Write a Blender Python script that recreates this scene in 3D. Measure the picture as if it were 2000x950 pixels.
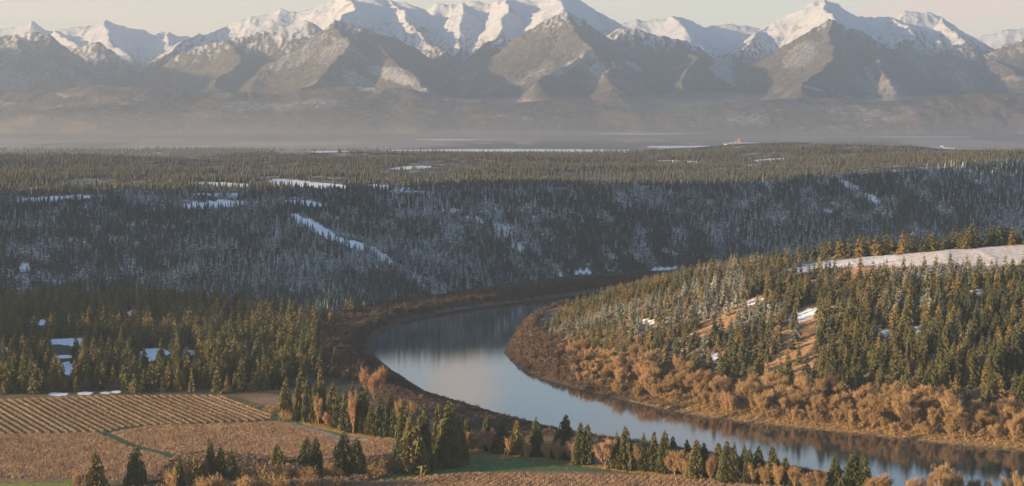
import bpy, math
import numpy as np

# ------------------------------------------------------------------ scene, camera, sky, sun, exposure
S = bpy.context.scene
for o in list(bpy.data.objects):
    bpy.data.objects.remove(o, do_unlink=True)
COL = S.collection
W, HH, F = 2000.0, 950.0, 3732.0
HORIZON = 230.0
CAMZ = 200.0
PITCH = math.atan((HH / 2 - HORIZON) / F)
cam = bpy.data.cameras.new('camera')
cam.sensor_width = 36.0
cam.lens = 36.0 * F / W
cam.clip_start = 1.0
cam.clip_end = 80000.0
camo = bpy.data.objects.new('camera', cam)
camo.location = (0, 0, CAMZ)
camo.rotation_euler = (math.pi / 2 - PITCH, 0, 0)
COL.objects.link(camo)
S.camera = camo

SUN_EL = math.radians(7.4)
SUN_AZ = math.radians(-26.0)                # straight left of the view, turned a little towards the camera's side
SUNDIR = np.array([-math.cos(SUN_EL) * math.cos(SUN_AZ), math.cos(SUN_EL) * math.sin(SUN_AZ), math.sin(SUN_EL)])
sl = bpy.data.lights.new('sun', 'SUN')
sl.energy = 5.0
sl.angle = math.radians(0.5)
sl.color = (1.0, 0.68, 0.36)
so = bpy.data.objects.new('sun', sl)
from mathutils import Vector
so.rotation_euler = Vector(tuple(SUNDIR)).to_track_quat('Z', 'Y').to_euler()
so.location = (0, 0, 600)
COL.objects.link(so)

wd = bpy.data.worlds.new('World')
S.world = wd
wd.use_nodes = True
wn, wl = wd.node_tree.nodes, wd.node_tree.links
wn.clear()
wout = wn.new('ShaderNodeOutputWorld')
wbg = wn.new('ShaderNodeBackground')
wbg.inputs['Strength'].default_value = 0.108
sky = wn.new('ShaderNodeTexSky')
sky.sky_type = 'NISHITA'
sky.sun_disc = False
sky.sun_elevation = SUN_EL
sky.sun_rotation = math.atan2(SUNDIR[0], SUNDIR[1])
sky.altitude = 600
sky.air_density = 1.0
sky.dust_density = 0.5
sky.ozone_density = 2.4
# thin streaky clouds, part of the sky itself
wtc = wn.new('ShaderNodeTexCoord')
wmap = wn.new('ShaderNodeMapping')
wmap.inputs['Scale'].default_value = (2.2, 2.2, 26.0)
wmap.inputs['Location'].default_value = (0.3, 0.0, 0.4)
wno = wn.new('ShaderNodeTexNoise')
wno.inputs['Scale'].default_value = 2.4
wno.inputs['Detail'].default_value = 6.0
wno.inputs['Distortion'].default_value = 0.6
wrmp = wn.new('ShaderNodeValToRGB')
wrmp.color_ramp.elements[0].position = 0.40
wrmp.color_ramp.elements[0].color = (0, 0, 0, 1)
wrmp.color_ramp.elements[1].position = 0.72
wrmp.color_ramp.elements[1].color = (1, 1, 1, 1)
wmul = wn.new('ShaderNodeMath'); wmul.operation = 'MULTIPLY'; wmul.inputs[1].default_value = 0.9
wmix = wn.new('ShaderNodeMix'); wmix.data_type = 'RGBA'
wmix.inputs['B'].default_value = (4.3, 3.05, 2.35, 1)
wl.new(wtc.outputs['Generated'], wmap.inputs['Vector'])
wl.new(wmap.outputs['Vector'], wno.inputs['Vector'])
wl.new(wno.outputs['Fac'], wrmp.inputs['Fac'])
wl.new(wrmp.outputs['Color'], wmul.inputs[0])
wsep = wn.new('ShaderNodeSeparateXYZ'); wl.new(wtc.outputs['Generated'], wsep.inputs[0])
wlow = wn.new('ShaderNodeMapRange'); wlow.inputs['From Min'].default_value = 0.34; wlow.inputs['From Max'].default_value = 0.03
wl.new(wsep.outputs[2], wlow.inputs['Value'])
wml2 = wn.new('ShaderNodeMath'); wml2.operation = 'MULTIPLY'
wl.new(wmul.outputs[0], wml2.inputs[0]); wl.new(wlow.outputs[0], wml2.inputs[1])
# one small warm cloud above the frame, seen only mirrored in the river bend
wvd = wn.new('ShaderNodeVectorMath'); wvd.operation = 'SUBTRACT'; wvd.inputs[1].default_value = (-0.027, 0.988, 0.142)
wvs = wn.new('ShaderNodeVectorMath'); wvs.operation = 'MULTIPLY'; wvs.inputs[1].default_value = (1.0, 0.6, 0.8)
wvl = wn.new('ShaderNodeVectorMath'); wvl.operation = 'LENGTH'
wcl = wn.new('ShaderNodeMapRange'); wcl.interpolation_type = 'SMOOTHSTEP'
wcl.inputs['From Min'].default_value = 0.034; wcl.inputs['From Max'].default_value = 0.006; wcl.inputs['To Max'].default_value = 0.75
wmx = wn.new('ShaderNodeMath'); wmx.operation = 'MAXIMUM'
wl.new(wtc.outputs['Generated'], wvd.inputs[0]); wl.new(wvd.outputs[0], wvs.inputs[0]); wl.new(wvs.outputs[0], wvl.inputs[0])
wl.new(wvl.outputs['Value'], wcl.inputs['Value']); wl.new(wcl.outputs[0], wmx.inputs[0]); wl.new(wml2.outputs[0], wmx.inputs[1])
wl.new(wmx.outputs[0], wmix.inputs['Factor'])
# dusty cream air low over the horizon
wvr = wn.new('ShaderNodeMapRange'); wvr.interpolation_type = 'SMOOTHSTEP'
wvr.inputs['From Min'].default_value = 0.15; wvr.inputs['From Max'].default_value = 0.0; wvr.inputs['To Max'].default_value = 0.85
wl.new(wsep.outputs[2], wvr.inputs['Value'])
wveil = wn.new('ShaderNodeMix'); wveil.data_type = 'RGBA'
wveil.inputs['B'].default_value = (3.75, 3.05, 2.15, 1)
wl.new(wvr.outputs[0], wveil.inputs['Factor'])
wl.new(sky.outputs['Color'], wveil.inputs['A'])
wl.new(wveil.outputs['Result'], wmix.inputs['A'])
wl.new(wmix.outputs['Result'], wbg.inputs['Color'])
wl.new(wbg.outputs['Background'], wout.inputs['Surface'])

S.view_settings.view_transform = 'Standard'
S.view_settings.look = 'None'
S.view_settings.gamma = 1.0
S.view_settings.use_curve_mapping = False
S.view_settings.exposure = 1.72
S.render.engine = 'CYCLES'
S.cycles.use_denoising = True
S.cycles.max_bounces = 5
S.cycles.diffuse_bounces = 2
S.cycles.glossy_bounces = 2
S.cycles.transmission_bounces = 2
S.cycles.volume_bounces = 0
S.cycles.transparent_max_bounces = 4
HAZE_DENSITY = 4.2e-5

# ------------------------------------------------------------------ helpers
CP, SP = math.cos(PITCH), math.sin(PITCH)

def pdir(px, py):
    u = (np.asarray(px, float) - W / 2) / F
    v = (HH / 2 - np.asarray(py, float)) / F
    return u, CP + v * SP, -SP + v * CP

def at(px, py, z=0.0):
    dx, dy, dz = pdir(px, py)
    t = (z - CAMZ) / dz
    return dx * t, dy * t

def zat(px, py, depth):
    dx, dy, dz = pdir(px, py)
    return dx / dy * depth, CAMZ + dz / dy * depth

def proj(x, y, z):
    z = z - CAMZ
    f = y * CP - z * SP
    v = (y * SP + z * CP) / f
    return W / 2 + F * x / f, HH / 2 - F * v

def smooth(t):
    t = np.clip(t, 0, 1)
    return t * t * (3 - 2 * t)

def _h(ix, iy, seed):
    n = (ix.astype(np.int64) * 374761393 + iy.astype(np.int64) * 668265263 + seed * 974634777) & 0xFFFFFFFF
    n = ((n ^ (n >> 13)) * 1274126177) & 0xFFFFFFFF
    n = ((n ^ (n >> 16)) * 2246822519) & 0xFFFFFFFF
    return ((n ^ (n >> 15)) & 0xFFFFFF) / float(0xFFFFFF)

def vnoise(x, y, seed=0):
    fx, fy = np.floor(x), np.floor(y)
    ix, iy = fx.astype(np.int64), fy.astype(np.int64)
    a, b = x - fx, y - fy
    a = a * a * a * (a * (a * 6 - 15) + 10)
    b = b * b * b * (b * (b * 6 - 15) + 10)
    n00, n10 = _h(ix, iy, seed), _h(ix + 1, iy, seed)
    n01, n11 = _h(ix, iy + 1, seed), _h(ix + 1, iy + 1, seed)
    return (n00 * (1 - a) + n10 * a) * (1 - b) + (n01 * (1 - a) + n11 * a) * b

def fbm(x, y, seed=0, octv=4, gain=0.5):
    s, amp, tot = 0, 1.0, 0.0
    for k in range(octv):
        s = s + amp * vnoise(x * 2 ** k + 17.3 * k, y * 2 ** k - 9.1 * k, seed + k)
        tot += amp
        amp *= gain
    return s / tot

def ridged(x, y, seed=0, octv=4):
    s, amp, tot = 0, 1.0, 0.0
    for k in range(octv):
        n = 1 - np.abs(2 * vnoise(x * 2 ** k + 31.7 * k, y * 2 ** k + 5.3 * k, seed + k) - 1)
        s = s + amp * n * n
        tot += amp
        amp *= 0.5
    return s / tot

def pline(X, Y, pts, vals=None):
    best = np.full(X.shape, 1e18)
    out = None if vals is None else [np.zeros(X.shape) for _ in vals[0]]
    for i in range(len(pts) - 1):
        ax, ay = pts[i]; bx, by = pts[i + 1]
        ex, ey = bx - ax, by - ay
        L2 = ex * ex + ey * ey + 1e-9
        t = np.clip(((X - ax) * ex + (Y - ay) * ey) / L2, 0, 1)
        d = (X - ax - t * ex) ** 2 + (Y - ay - t * ey) ** 2
        m = d < best
        best = np.where(m, d, best)
        if out is not None:
            for k in range(len(out)):
                out[k] = np.where(m, vals[i][k] + t * (vals[i + 1][k] - vals[i][k]), out[k])
    return (np.sqrt(best), out) if out is not None else np.sqrt(best)

def inpoly(X, Y, poly):
    ins = np.zeros(X.shape, bool)
    n = len(poly)
    for i in range(n):
        x1, y1 = poly[i]; x2, y2 = poly[(i + 1) % n]
        if y1 == y2:
            continue
        c = ((y1 > Y) != (y2 > Y)) & (X < (x2 - x1) * (Y - y1) / (y2 - y1) + x1)
        ins ^= c
    return ins

def mesh_obj(name, V, Fc, mat, attrs=None, parent=None, smooth_sh=False, link=True):
    """V (n,3), Fc (m,3) or (m,4) ints -> one mesh object."""
    V = np.ascontiguousarray(V, np.float32)
    Fc = np.ascontiguousarray(Fc, np.int32)
    k = Fc.shape[1]
    me = bpy.data.meshes.new(name)
    me.vertices.add(len(V)); me.vertices.foreach_set('co', V.ravel())
    me.loops.add(Fc.size); me.loops.foreach_set('vertex_index', Fc.ravel())
    me.polygons.add(len(Fc))
    me.polygons.foreach_set('loop_start', np.arange(0, Fc.size, k, dtype=np.int32))
    me.polygons.foreach_set('use_smooth', np.full(len(Fc), bool(smooth_sh)))
    for an, av in (attrs or {}).items():
        av = np.asarray(av, np.float32)
        if av.ndim == 2:
            a = me.attributes.new(an, 'FLOAT_COLOR', 'POINT')
            c4 = np.ones((len(V), 4), np.float32); c4[:, :3] = av[:, :3]
            a.data.foreach_set('color', c4.ravel())
        else:
            a = me.attributes.new(an, 'FLOAT', 'POINT')
            a.data.foreach_set('value', av.ravel())
    me.update(calc_edges=True)
    for m in (mat if isinstance(mat, (list, tuple)) else [mat]):
        me.materials.append(m)
    ob = bpy.data.objects.new(name, me)
    if link:
        COL.objects.link(ob)
    if parent is not None:
        ob.parent = parent
    return ob

def tag(o, label=None, cat=None, group=None, kind=None):
    if label: o['label'] = label
    if cat: o['category'] = cat
    if group: o['group'] = group
    if kind: o['kind'] = kind
    return o

class NT:
    def __init__(self, name, rough=0.9, spec=0.1):
        self.m = bpy.data.materials.new(name)
        self.m.use_nodes = True
        self.n, self.l = self.m.node_tree.nodes, self.m.node_tree.links
        self.n.clear()
        self.out = self.n.new('ShaderNodeOutputMaterial')
        self.b = self.n.new('ShaderNodeBsdfPrincipled')
        self.b.inputs['Roughness'].default_value = rough
        self.b.inputs['Specular IOR Level'].default_value = spec
        self.l.new(self.b.outputs[0], self.out.inputs['Surface'])
    def new(self, t, **kw):
        nd = self.n.new(t)
        for k, v in kw.items():
            setattr(nd, k, v)
        return nd
    def attr(self, name, typ='GEOMETRY'):
        nd = self.new('ShaderNodeAttribute'); nd.attribute_name = name; nd.attribute_type = typ
        return nd
    def noise(self, scale, detail=4.0, vec=None, rough=0.55):
        nd = self.new('ShaderNodeTexNoise')
        nd.inputs['Scale'].default_value = scale
        nd.inputs['Detail'].default_value = detail
        nd.inputs['Roughness'].default_value = rough
        if vec is None:
            vec = self.new('ShaderNodeNewGeometry').outputs['Position']
        self.l.new(vec, nd.inputs['Vector'])
        return nd.outputs['Fac']
    def ramp(self, fac, a, b):
        nd = self.new('ShaderNodeMapRange')
        nd.inputs['From Min'].default_value = a
        nd.inputs['From Max'].default_value = b
        nd.clamp = True
        self.l.new(fac, nd.inputs['Value'])
        return nd.outputs[0]
    def math(self, op, a, b=None):
        nd = self.new('ShaderNodeMath', operation=op)
        for i, v in enumerate((a, b)):
            if v is None: continue
            if isinstance(v, (int, float)): nd.inputs[i].default_value = v
            else: self.l.new(v, nd.inputs[i])
        return nd.outputs[0]
    def mix(self, fac, a, b, mode='MIX'):
        nd = self.new('ShaderNodeMix', data_type='RGBA', blend_type=mode)
        for key, v in (('Factor', fac), ('A', a), ('B', b)):
            s = nd.inputs[key]
            if key == 'Factor':
                s = nd.inputs[0]
            if isinstance(v, (int, float)): s.default_value = v
            elif isinstance(v, tuple): s.default_value = v + (1,)
            else: self.l.new(v, s)
        return nd.outputs['Result']
    def color(self, c):
        if isinstance(c, tuple): self.b.inputs['Base Color'].default_value = c + (1,)
        else: self.l.new(c, self.b.inputs['Base Color'])
        return self.m

rng = np.random.default_rng(7)

# ------------------------------------------------------------------ the land: river, banks, slope, plateau, hill
def px_line(lst, z=0.0):
    return [tuple(float(c) for c in at(p[0], p[1], z if len(p) < 3 else p[2])) for p in lst]

L_px = [(2100, 517), (1700, 520), (1400, 545), (1200, 566), (1060, 585), (950, 598), (850, 613), (785, 630), (735, 660),
        (724, 690), (765, 724), (830, 765), (900, 786), (960, 804), (1040, 825), (1100, 842), (1200, 860), (1320, 877),
        (1450, 898), (1600, 925), (1750, 958), (2000, 1010), (2300, 1080)]
L_val = [(3, 20)] * 9 + [(5, 30), (8, 42), (9, 48), (9, 50), (9, 50), (9, 48), (9, 44), (8, 40), (7, 34), (6, 30), (5, 26), (5, 26), (5, 26), (5, 26)]
R_px = [(2100, 522), (1700, 533), (1400, 560), (1200, 580), (1090, 596), (1045, 618), (1015, 640), (998, 662), (986, 690),
        (1010, 716), (1060, 740), (1150, 765), (1240, 787), (1300, 800), (1400, 818), (1550, 834), (1700, 850), (1850, 867),
        (2000, 880), (2300, 910)]
R_val = [(3, 18)] * 9 + [(4, 18)] * 3 + [(3, 26)] * 8
L_w, R_w = px_line(L_px), px_line(R_px)
RIVER = L_w + R_w[::-1]
FOOT = [(-3000, 1150), (-1500, 1250), (-1000, 1400), (-780, 1580), (-650, 1800)] + px_line(
    [(0, 590), (200, 585), (400, 590), (550, 608), (620, 628), (700, 612), (800, 585), (1000, 552), (1200, 532), (1320, 522),
     (1500, 515), (1800, 505), (2200, 500)], 4.0) + [(2500, 2950)]
RIM_px = [(0, 384, 106), (200, 381, 106), (400, 380, 106), (600, 377, 106), (800, 374, 106), (1000, 370, 106), (1200, 365, 105),
          (1400, 359, 105), (1600, 348, 112), (1800, 333, 122), (2000, 315, 131), (2300, 303, 137)]
RIM = [(-3000, 1400), (-1600, 1480), (-1180, 1640), (-980, 1800), (-820, 2030)] + px_line(RIM_px) + [(2600, 3400), (4000, 3500)]
RIM_z = [(112,), (116,), (114,), (112,), (108,)] + [(p[2],) for p in RIM_px] + [(137,), (137,)]
EDGE = [(-9000, 4300), (-3000, 4400)] + px_line([(0, 309, 106), (400, 306, 107), (800, 304, 106), (1200, 301, 106), (1500, 299, 108),
        (1800, 300, 122), (2000, 300, 131), (2300, 297, 136)]) + [(3000, 3900), (9000, 3900)]
HFOOT = px_line([(1040, 612), (1012, 645), (1075, 690), (1170, 722), (1250, 745), (1400, 770), (1550, 790), (1700, 803), (1850, 817),
                 (2000, 828), (2300, 850)], 4.0) + [(1500, 1250)]
HC_px = [(1065, 606, 5), (1130, 588, 11), (1200, 570, 19), (1350, 545, 40), (1500, 520, 60), (1650, 505, 74), (1850, 489, 83), (2000, 478, 87),
         (2300, 468, 91)]
HCREST = px_line(HC_px) + [(1500, 1760)]
HCREST_z = [(p[2],) for p in HC_px] + [(92,)]
SLOPE_POLY = FOOT + RIM[::-1]
PLAT_POLY = RIM + [(9500, 3500), (9500, 9000), (-9500, 9000), (-9500, 1400)]
HILL_POLY = HFOOT + HCREST[::-1]

def plain_z(x, y):
    return 38 + 75 * smooth((y - 8500) / 8000) + 5 * (fbm(x / 900, y / 900, 5, 3) - .5)

def ground_z(X, Y):
    dL, (AL, WL) = pline(X, Y, L_w, L_val)
    dR, (AR, WR) = pline(X, Y, R_w, R_val)
    n1 = fbm(X / 60, Y / 60, 3, 3) - .5
    left = AL * smooth(dL / WL) + 4 * smooth((dL - 120) / 400)
    right = AR * smooth(dR / WR)
    z = np.where(dL < dR, left, right) + 0.25
    z = z + n1 * 1.0 * smooth(np.minimum(dL, dR) / 60)
    riv = inpoly(X, Y, RIVER)
    z = np.where(riv, -2.0 * smooth(np.minimum(dL, dR) / 18) + 0.0, z)
    # the far valley side
    df = pline(X, Y, FOOT)
    dc, (zr,) = pline(X, Y, RIM, RIM_z)
    sl_ = inpoly(X, Y, SLOPE_POLY)
    t = df / (df + dc + 1e-6)
    p = t * (1.28 - .28 * t)
    gul = (ridged(X / 170, Y / 330, 21, 3) - .45) * 16 * np.sin(np.pi * np.clip(t, 0, 1)) ** .8
    zs = np.minimum(z, 6) * (1 - p) + zr * p + gul
    z = np.where(sl_, zs, z)
    pl = inpoly(X, Y, PLAT_POLY)
    zrx = np.interp(X, [q[0] for q in RIM], [q[0] for q in RIM_z])
    zrx = zr + (zrx - zr) * smooth(dc / 250)
    zp = zrx + (fbm(X / 520, Y / 260, 33, 3) - .5) * 30 * smooth(dc / 150)
    de = pline(X, Y, EDGE)
    edge_poly = EDGE + [(9500, 30000), (-9500, 30000)]
    be = inpoly(X, Y, edge_poly)
    zp = np.where(be, zp + (plain_z(X, Y) - zp) * smooth(de / 700), zp)
    z = np.where(pl, zp, z)
    # added hill out of view on the left, its height shaped to shade the valley
    ta = math.tan(-SUN_AZ)
    shade_crest = [(1000, 10), (1200, 60), (1430, 120), (1560, 150), (1663, 173), (1890, 171), (2000, 174), (2060, 204), (2110, 245), (2160, 272), (2250, 350), (2350, 430), (2480, 450), (2560, 395)]
    dk, (zk,) = pline(X, Y, [(-1350.0, q - ta * 1350.0) for q, _ in shade_crest], [(h_,) for _, h_ in shade_crest])
    z = np.maximum(z, zk - 1.25 * dk + 44 * (fbm(X / 95, Y / 95, 51, 3) - .5))
    # the hill on the right bank
    hf = pline(X, Y, HFOOT)
    hc, (zc,) = pline(X, Y, HCREST, HCREST_z)
    hin = inpoly(X, Y, HILL_POLY)
    t = hf / (hf + hc + 1e-6)
    p = 1 - (1 - t) ** 1.9
    hz = 4 + (zc - 4) * p + (ridged(X / 120, Y / 240, 41, 3) - .45) * 7 * np.sin(np.pi * t) * smooth(zc / 40)
    z = np.where(hin, hz, z)
    z = np.where(~hin, np.maximum(z, zc - .05 * hc - .30 * np.maximum(hc - 45, 0) - .0006 * hc * hc - (1 - smooth((zc - 20) / 20)) * .3 * hc), z)
    return z

print('terrain')
us = np.concatenate([np.linspace(-1.9, -0.35, 120)[:-1], np.linspace(-0.35, 0.35, 860), np.linspace(0.35, 1.0, 50)[1:]])
ys = np.geomspace(420, 6800, 780)
ysf = np.geomspace(6800, 28000, 150)[1:]
ALLY = np.concatenate([ys, ysf])
XMAX = 11500.0
Ug, Yg = np.meshgrid(us, ALLY)
Xg = np.clip(Ug * Yg, -XMAX, XMAX)
Zg = np.zeros_like(Xg)
nn = len(ys)
Zg[:nn] = ground_z(Xg[:nn], Yg[:nn])
Zg[nn:] = plain_z(Xg[nn:], Yg[nn:])
k0 = nn - 60
bl = smooth((Yg[k0:nn] - ALLY[k0]) / (ALLY[nn - 1] - ALLY[k0]))
Zg[k0:nn] = Zg[k0:nn] * (1 - bl) + plain_z(Xg[k0:nn], Yg[k0:nn]) * bl
ELEV = (Zg - CAMZ) / Yg
RUNMAX = np.maximum.accumulate(ELEV, axis=0)
PXg, PYg = proj(Xg, Yg, Zg)
VIS = ELEV >= RUNMAX - 1e-9

def gidx(x, y):
    fi = np.interp(y, ALLY, np.arange(len(ALLY)))
    fj = np.interp(np.asarray(x) / y, us, np.arange(len(us)))
    return fi, fj

def gz(x, y, G=None):
    G = Zg if G is None else G
    fi, fj = gidx(x, y)
    i = np.clip(fi.astype(int), 0, len(ALLY) - 2); j = np.clip(fj.astype(int), 0, len(us) - 2)
    a, b = fi - i, fj - j
    return (G[i, j] * (1 - b) + G[i, j + 1] * b) * (1 - a) + (G[i + 1, j] * (1 - b) + G[i + 1, j + 1] * b) * a

def visible(x, y, h):
    fi, fj = gidx(x, y)
    i = np.clip(fi.astype(int) - 1, 0, len(ALLY) - 1); j = np.clip(np.round(fj).astype(int), 0, len(us) - 1)
    return (gz(x, y) + h - CAMZ) / y > RUNMAX[i, j]

def ray(px, py, ymin=420.0):
    """the first point of the land that the pixel looks at."""
    dx, dy, dz = pdir(px, py)
    u, e = dx / dy, dz / dy
    yy = ALLY[ALLY >= ymin]
    zz = gz(u * yy, yy)
    k = np.argmax((zz - CAMZ) / yy >= e)
    if k > 0:
        a = (zz[k - 1] - CAMZ) / yy[k - 1] - e; b = (zz[k] - CAMZ) / yy[k] - e
        t = a / (a - b)
        y = yy[k - 1] + t * (yy[k] - yy[k - 1])
    else:
        y = yy[0]
    return u * y, y, float(gz(np.array([u * y]), np.array([y]))[0])

# ground cover painted per vertex: the land's own colour, plus some shade and mist
def blob(PX, PY, cx, cy, rx, ry, ang=0.0, wob=.35, seed=1):
    c, s = math.cos(math.radians(ang)), math.sin(math.radians(ang))
    R_ = max(rx, ry) * 1.6
    near = (np.abs(PX - cx) < rx * 1.6 * abs(c) + ry * 1.6 * abs(s)) & (np.abs(PY - cy) < rx * 1.6 * abs(s) + ry * 1.6 * abs(c))
    if near.shape and not near.all():
        out = np.zeros(PX.shape)
        if near.any():
            out[near] = blob(PX[near], PY[near], cx, cy, rx, ry, ang, wob, seed)
        return out
    a = ((PX - cx) * c + (PY - cy) * s) / rx
    b = (-(PX - cx) * s + (PY - cy) * c) / ry
    r = np.sqrt(a * a + b * b) + wob * (fbm(PX / 22, PY / 9, seed, 3) - .5) * 2
    return np.clip((1.12 - r) / .24, 0, 1)

SLOPE_SNOW = [(432, 361, 62, 5, 2, 0), (575, 359, 50, 7, 4, 0), (640, 364, 46, 6, 4, 0), (420, 400, 62, 8, -3, .2), (110, 388, 90, 5, -3, .1), (600, 398, 46, 5, 6, .1),
              (620, 448, 62, 9, 28, 0), (690, 478, 30, 9, 20, 0), (745, 500, 32, 8, 35, .5), (48, 524, 10, 11, 60, .2), (150, 470, 22, 4, 10, .6),
              (880, 412, 20, 5, 10, .5), (930, 428, 25, 5, 20, .6), (985, 450, 28, 12, 30, .65), (1010, 478, 22, 7, 40, .6),
              (800, 328, 42, 3, -3, .2), (770, 370, 60, 6, 6, .5), (1910, 355, 18, 5, 5, .5), (1660, 362, 28, 5, 20, .5), (1705, 388, 20, 5, 25, .3), (1615, 412, 16, 4, 20, .6),
              (1508, 313, 38, 3, -4, 0), (1330, 316, 40, 2.5, 2, 0), (1470, 322, 18, 2, -3, 0), (1310, 493, 28, 4, 8, .6), (430, 380, 60, 3, 0, .5)]
BAR_SNOW = [(1137, 532, 21, 4, 1, 0), (1296, 527, 26, 3.2, -3, 0), (1097, 537, 5, 3, 0, 0), (1320, 522, 6, 3, 0, 0), (560, 527, 0, 0, 0, 0)]
LEFT_SNOW = [(78, 630, 20, 6, 0, 0), (120, 668, 44, 6, -3, .1), (150, 668, 18, 8, -10, .1), (128, 697, 22, 4, 0, 0), (135, 715, 18, 9, 0, 0), (135, 724, 16, 8, 0, 0), (20, 682, 16, 6, 0, .1),
             (303, 688, 34, 7, 0, 0), (290, 700, 16, 8, 0, .1), (370, 690, 16, 6, 0, .3), (255, 611, 8, 5, 0, 0), (112, 770, 20, 3.4, 0, .1), (168, 768, 16, 3.6, -3, .1), (205, 768, 10, 2.6, 0, .3), (226, 766, 9, 3.4, 0, .2)]
HILL_SNOW = [(1600, 520, 75, 9, -9, .5), (1690, 511, 70, 10, -7, .5), (1850, 500, 150, 14, -6, .8), (1960, 500, 130, 19, -3, .8), (1570, 615, 32, 10, -16, .1), (1265, 628, 14, 6, 0, .1),
             (1470, 590, 24, 5, -18, .2), (1740, 640, 30, 20, -10, .5), (1400, 700, 18, 10, 60, .45), (1790, 650, 26, 14, 0, .6), (1910, 572, 22, 8, 0, .7), (1500, 600, 10, 5, 0, .2), (1780, 775, 14, 9, 0, .5), (1830, 690, 16, 10, 0, .6)]
HILL_GRASS = [(1425, 612, 62, 14, -22, 0), (1400, 640, 42, 13, -26, 0), (1565, 640, 52, 15, -26, 0), (1545, 690, 58, 18, -33, 0), (1400, 690, 26, 10, -30, .2), (1560, 725, 40, 14, -30, .1), (1690, 528, 55, 12, -6, 0), (1600, 545, 50, 7, -6, .4), (1330, 575, 18, 5, -10, .4)]

FIELD_VINES = [(-60, 786), (200, 776), (440, 775), (475, 790), (530, 815), (525, 823), (250, 836), (205, 846), (-60, 853)]
FIELD_BROWN = [(-60, 852), (195, 847), (255, 872), (345, 896), (305, 930), (240, 938), (-60, 944)]
FIELD_TAN = [(218, 846), (300, 832), (545, 825), (600, 838), (650, 852), (690, 866), (790, 856), (860, 870), (860, 895), (640, 900), (420, 880), (345, 890), (260, 868)]
FIELD_FRONT = [(600, 975), (680, 948), (860, 930), (1010, 921), (1190, 922), (1350, 936), (1540, 951), (1620, 985), (1500, 1040), (600, 1040)]
FIELD_GREEN = [(760, 930), (850, 900), (905, 884), (1000, 890), (1100, 902), (1200, 917), (1190, 922), (1010, 920), (860, 929), (690, 945)]
FIELD_YOUNG = [(-60, 946), (145, 941), (120, 1000), (-60, 1000)]
GRASS_TRACK = [(186, 846), (204, 842), (262, 868), (350, 890), (420, 905), (400, 912), (330, 897), (245, 872)]
GRASS_EDGE = [(440, 776), (475, 782), (540, 800), (600, 822), (690, 856), (760, 862), (700, 868), (640, 856), (560, 826), (520, 822), (535, 816), (475, 790)]
TRACK = [(556, 826), (575, 826), (668, 853), (720, 858), (720, 862), (660, 861)]
MEADOW = [(470, 776), (600, 776), (700, 800), (780, 850), (790, 868), (720, 862), (640, 846), (560, 815)]

def ppoly(PX, PY, poly, soft=None):
    w = soft or 3.0
    nx = (fbm(PX / 14, PY / 6, 71, 2) - .5) * 2 * w
    return inpoly(PX + nx, PY + nx * .4, poly)

in_slope = inpoly(Xg, Yg, SLOPE_POLY)
in_plat = inpoly(Xg, Yg, PLAT_POLY)
in_hill = inpoly(Xg, Yg, HILL_POLY)
dHill = pline(Xg, Yg, HCREST)
dLg = pline(Xg, Yg, L_w); dRg = pline(Xg, Yg, R_w)
near_left = (~in_slope) & (~in_plat) & (~in_hill) & (dLg < dRg)

C_FLOOR = np.array([0.055, 0.052, 0.040]); C_GRASSY = np.array([0.20, 0.125, 0.055]); C_SNOW = np.array([0.80, 0.81, 0.84])
C_BANK = np.array([0.085, 0.062, 0.050]); C_SAND = np.array([0.26, 0.18, 0.11]); C_SOIL = np.array([0.20, 0.145, 0.10])
C_GREEN = np.array([0.085, 0.128, 0.052]); C_ALLEY = np.array([0.060, 0.068, 0.042]); C_TRACK = np.array([0.34, 0.29, 0.24])
C_YOUNG = np.array([0.17, 0.20, 0.035]); C_STRAW = np.array([0.32, 0.21, 0.08])
colr = np.empty(Xg.shape + (3,)); colr[:] = C_FLOOR
snow = np.zeros(Xg.shape)

def paint(mask, c):
    m = np.asarray(mask, float)[..., None]
    colr[:] = colr * (1 - m) + np.asarray(c) * m

rn = fbm(Xg / 25, Yg / 25, 91, 4)
paint((in_slope | in_plat) * .35 * (rn > .45), (0.12, 0.105, 0.085))
snow[in_slope | in_plat] = (np.clip((rn - .45) * 2, 0, .4))[in_slope | in_plat]
for b in SLOPE_SNOW:
    snow = np.maximum(snow, np.where(in_slope | in_plat, blob(PXg, PYg, *b[:5], seed=int(b[0])) * (1 - b[5] * .6), 0))
farbank = near_left & (Yg > 1700) & (dLg < 60)
paint(farbank, (0.10, 0.070, 0.058))
for b in BAR_SNOW:
    if b[2] > 0:
        snow = np.maximum(snow, np.where(~in_hill, blob(PXg, PYg, *b[:5], wob=.2, seed=int(b[0])), 0))
hillside = in_hill | ((dHill < 260) & (~in_slope) & (~in_plat) & (dLg > dRg))
paint(hillside * .8, (0.13, 0.095, 0.055))
snow = np.where(hillside, np.clip((rn - .52) * 2.2, 0, .35) * smooth((820 - PYg) / 180), snow)
for b in HILL_GRASS:
    m = np.where(hillside & VIS, blob(PXg, PYg, *b[:5], seed=int(b[0])), 0)
    paint(m, (0.31, 0.19, 0.105)); snow = np.maximum(snow * (1 - m * .8), 0)
paint(np.where(hillside, np.maximum(blob(PXg, PYg, 1850, 500, 160, 15, -6, wob=.15), blob(PXg, PYg, 1970, 500, 140, 20, -3, wob=.15)), 0), (0.46, 0.385, 0.31))
for b in HILL_SNOW:
    snow = np.maximum(snow, np.where(hillside, blob(PXg, PYg, *b[:5], wob=.22, seed=int(b[0])) * (1 - b[5] * .6), 0))
rightflat = (~in_hill) & (~in_slope) & (~in_plat) & (dRg < dLg) & (dHill > 150)
paint(rightflat, (0.20, 0.13, 0.065))
paint(rightflat & (dRg < 1 + 5 * rn) & (PXg > 1230), C_SAND)
paint(rightflat & (dRg < 14) & (PXg < 1230), C_BANK)
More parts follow.
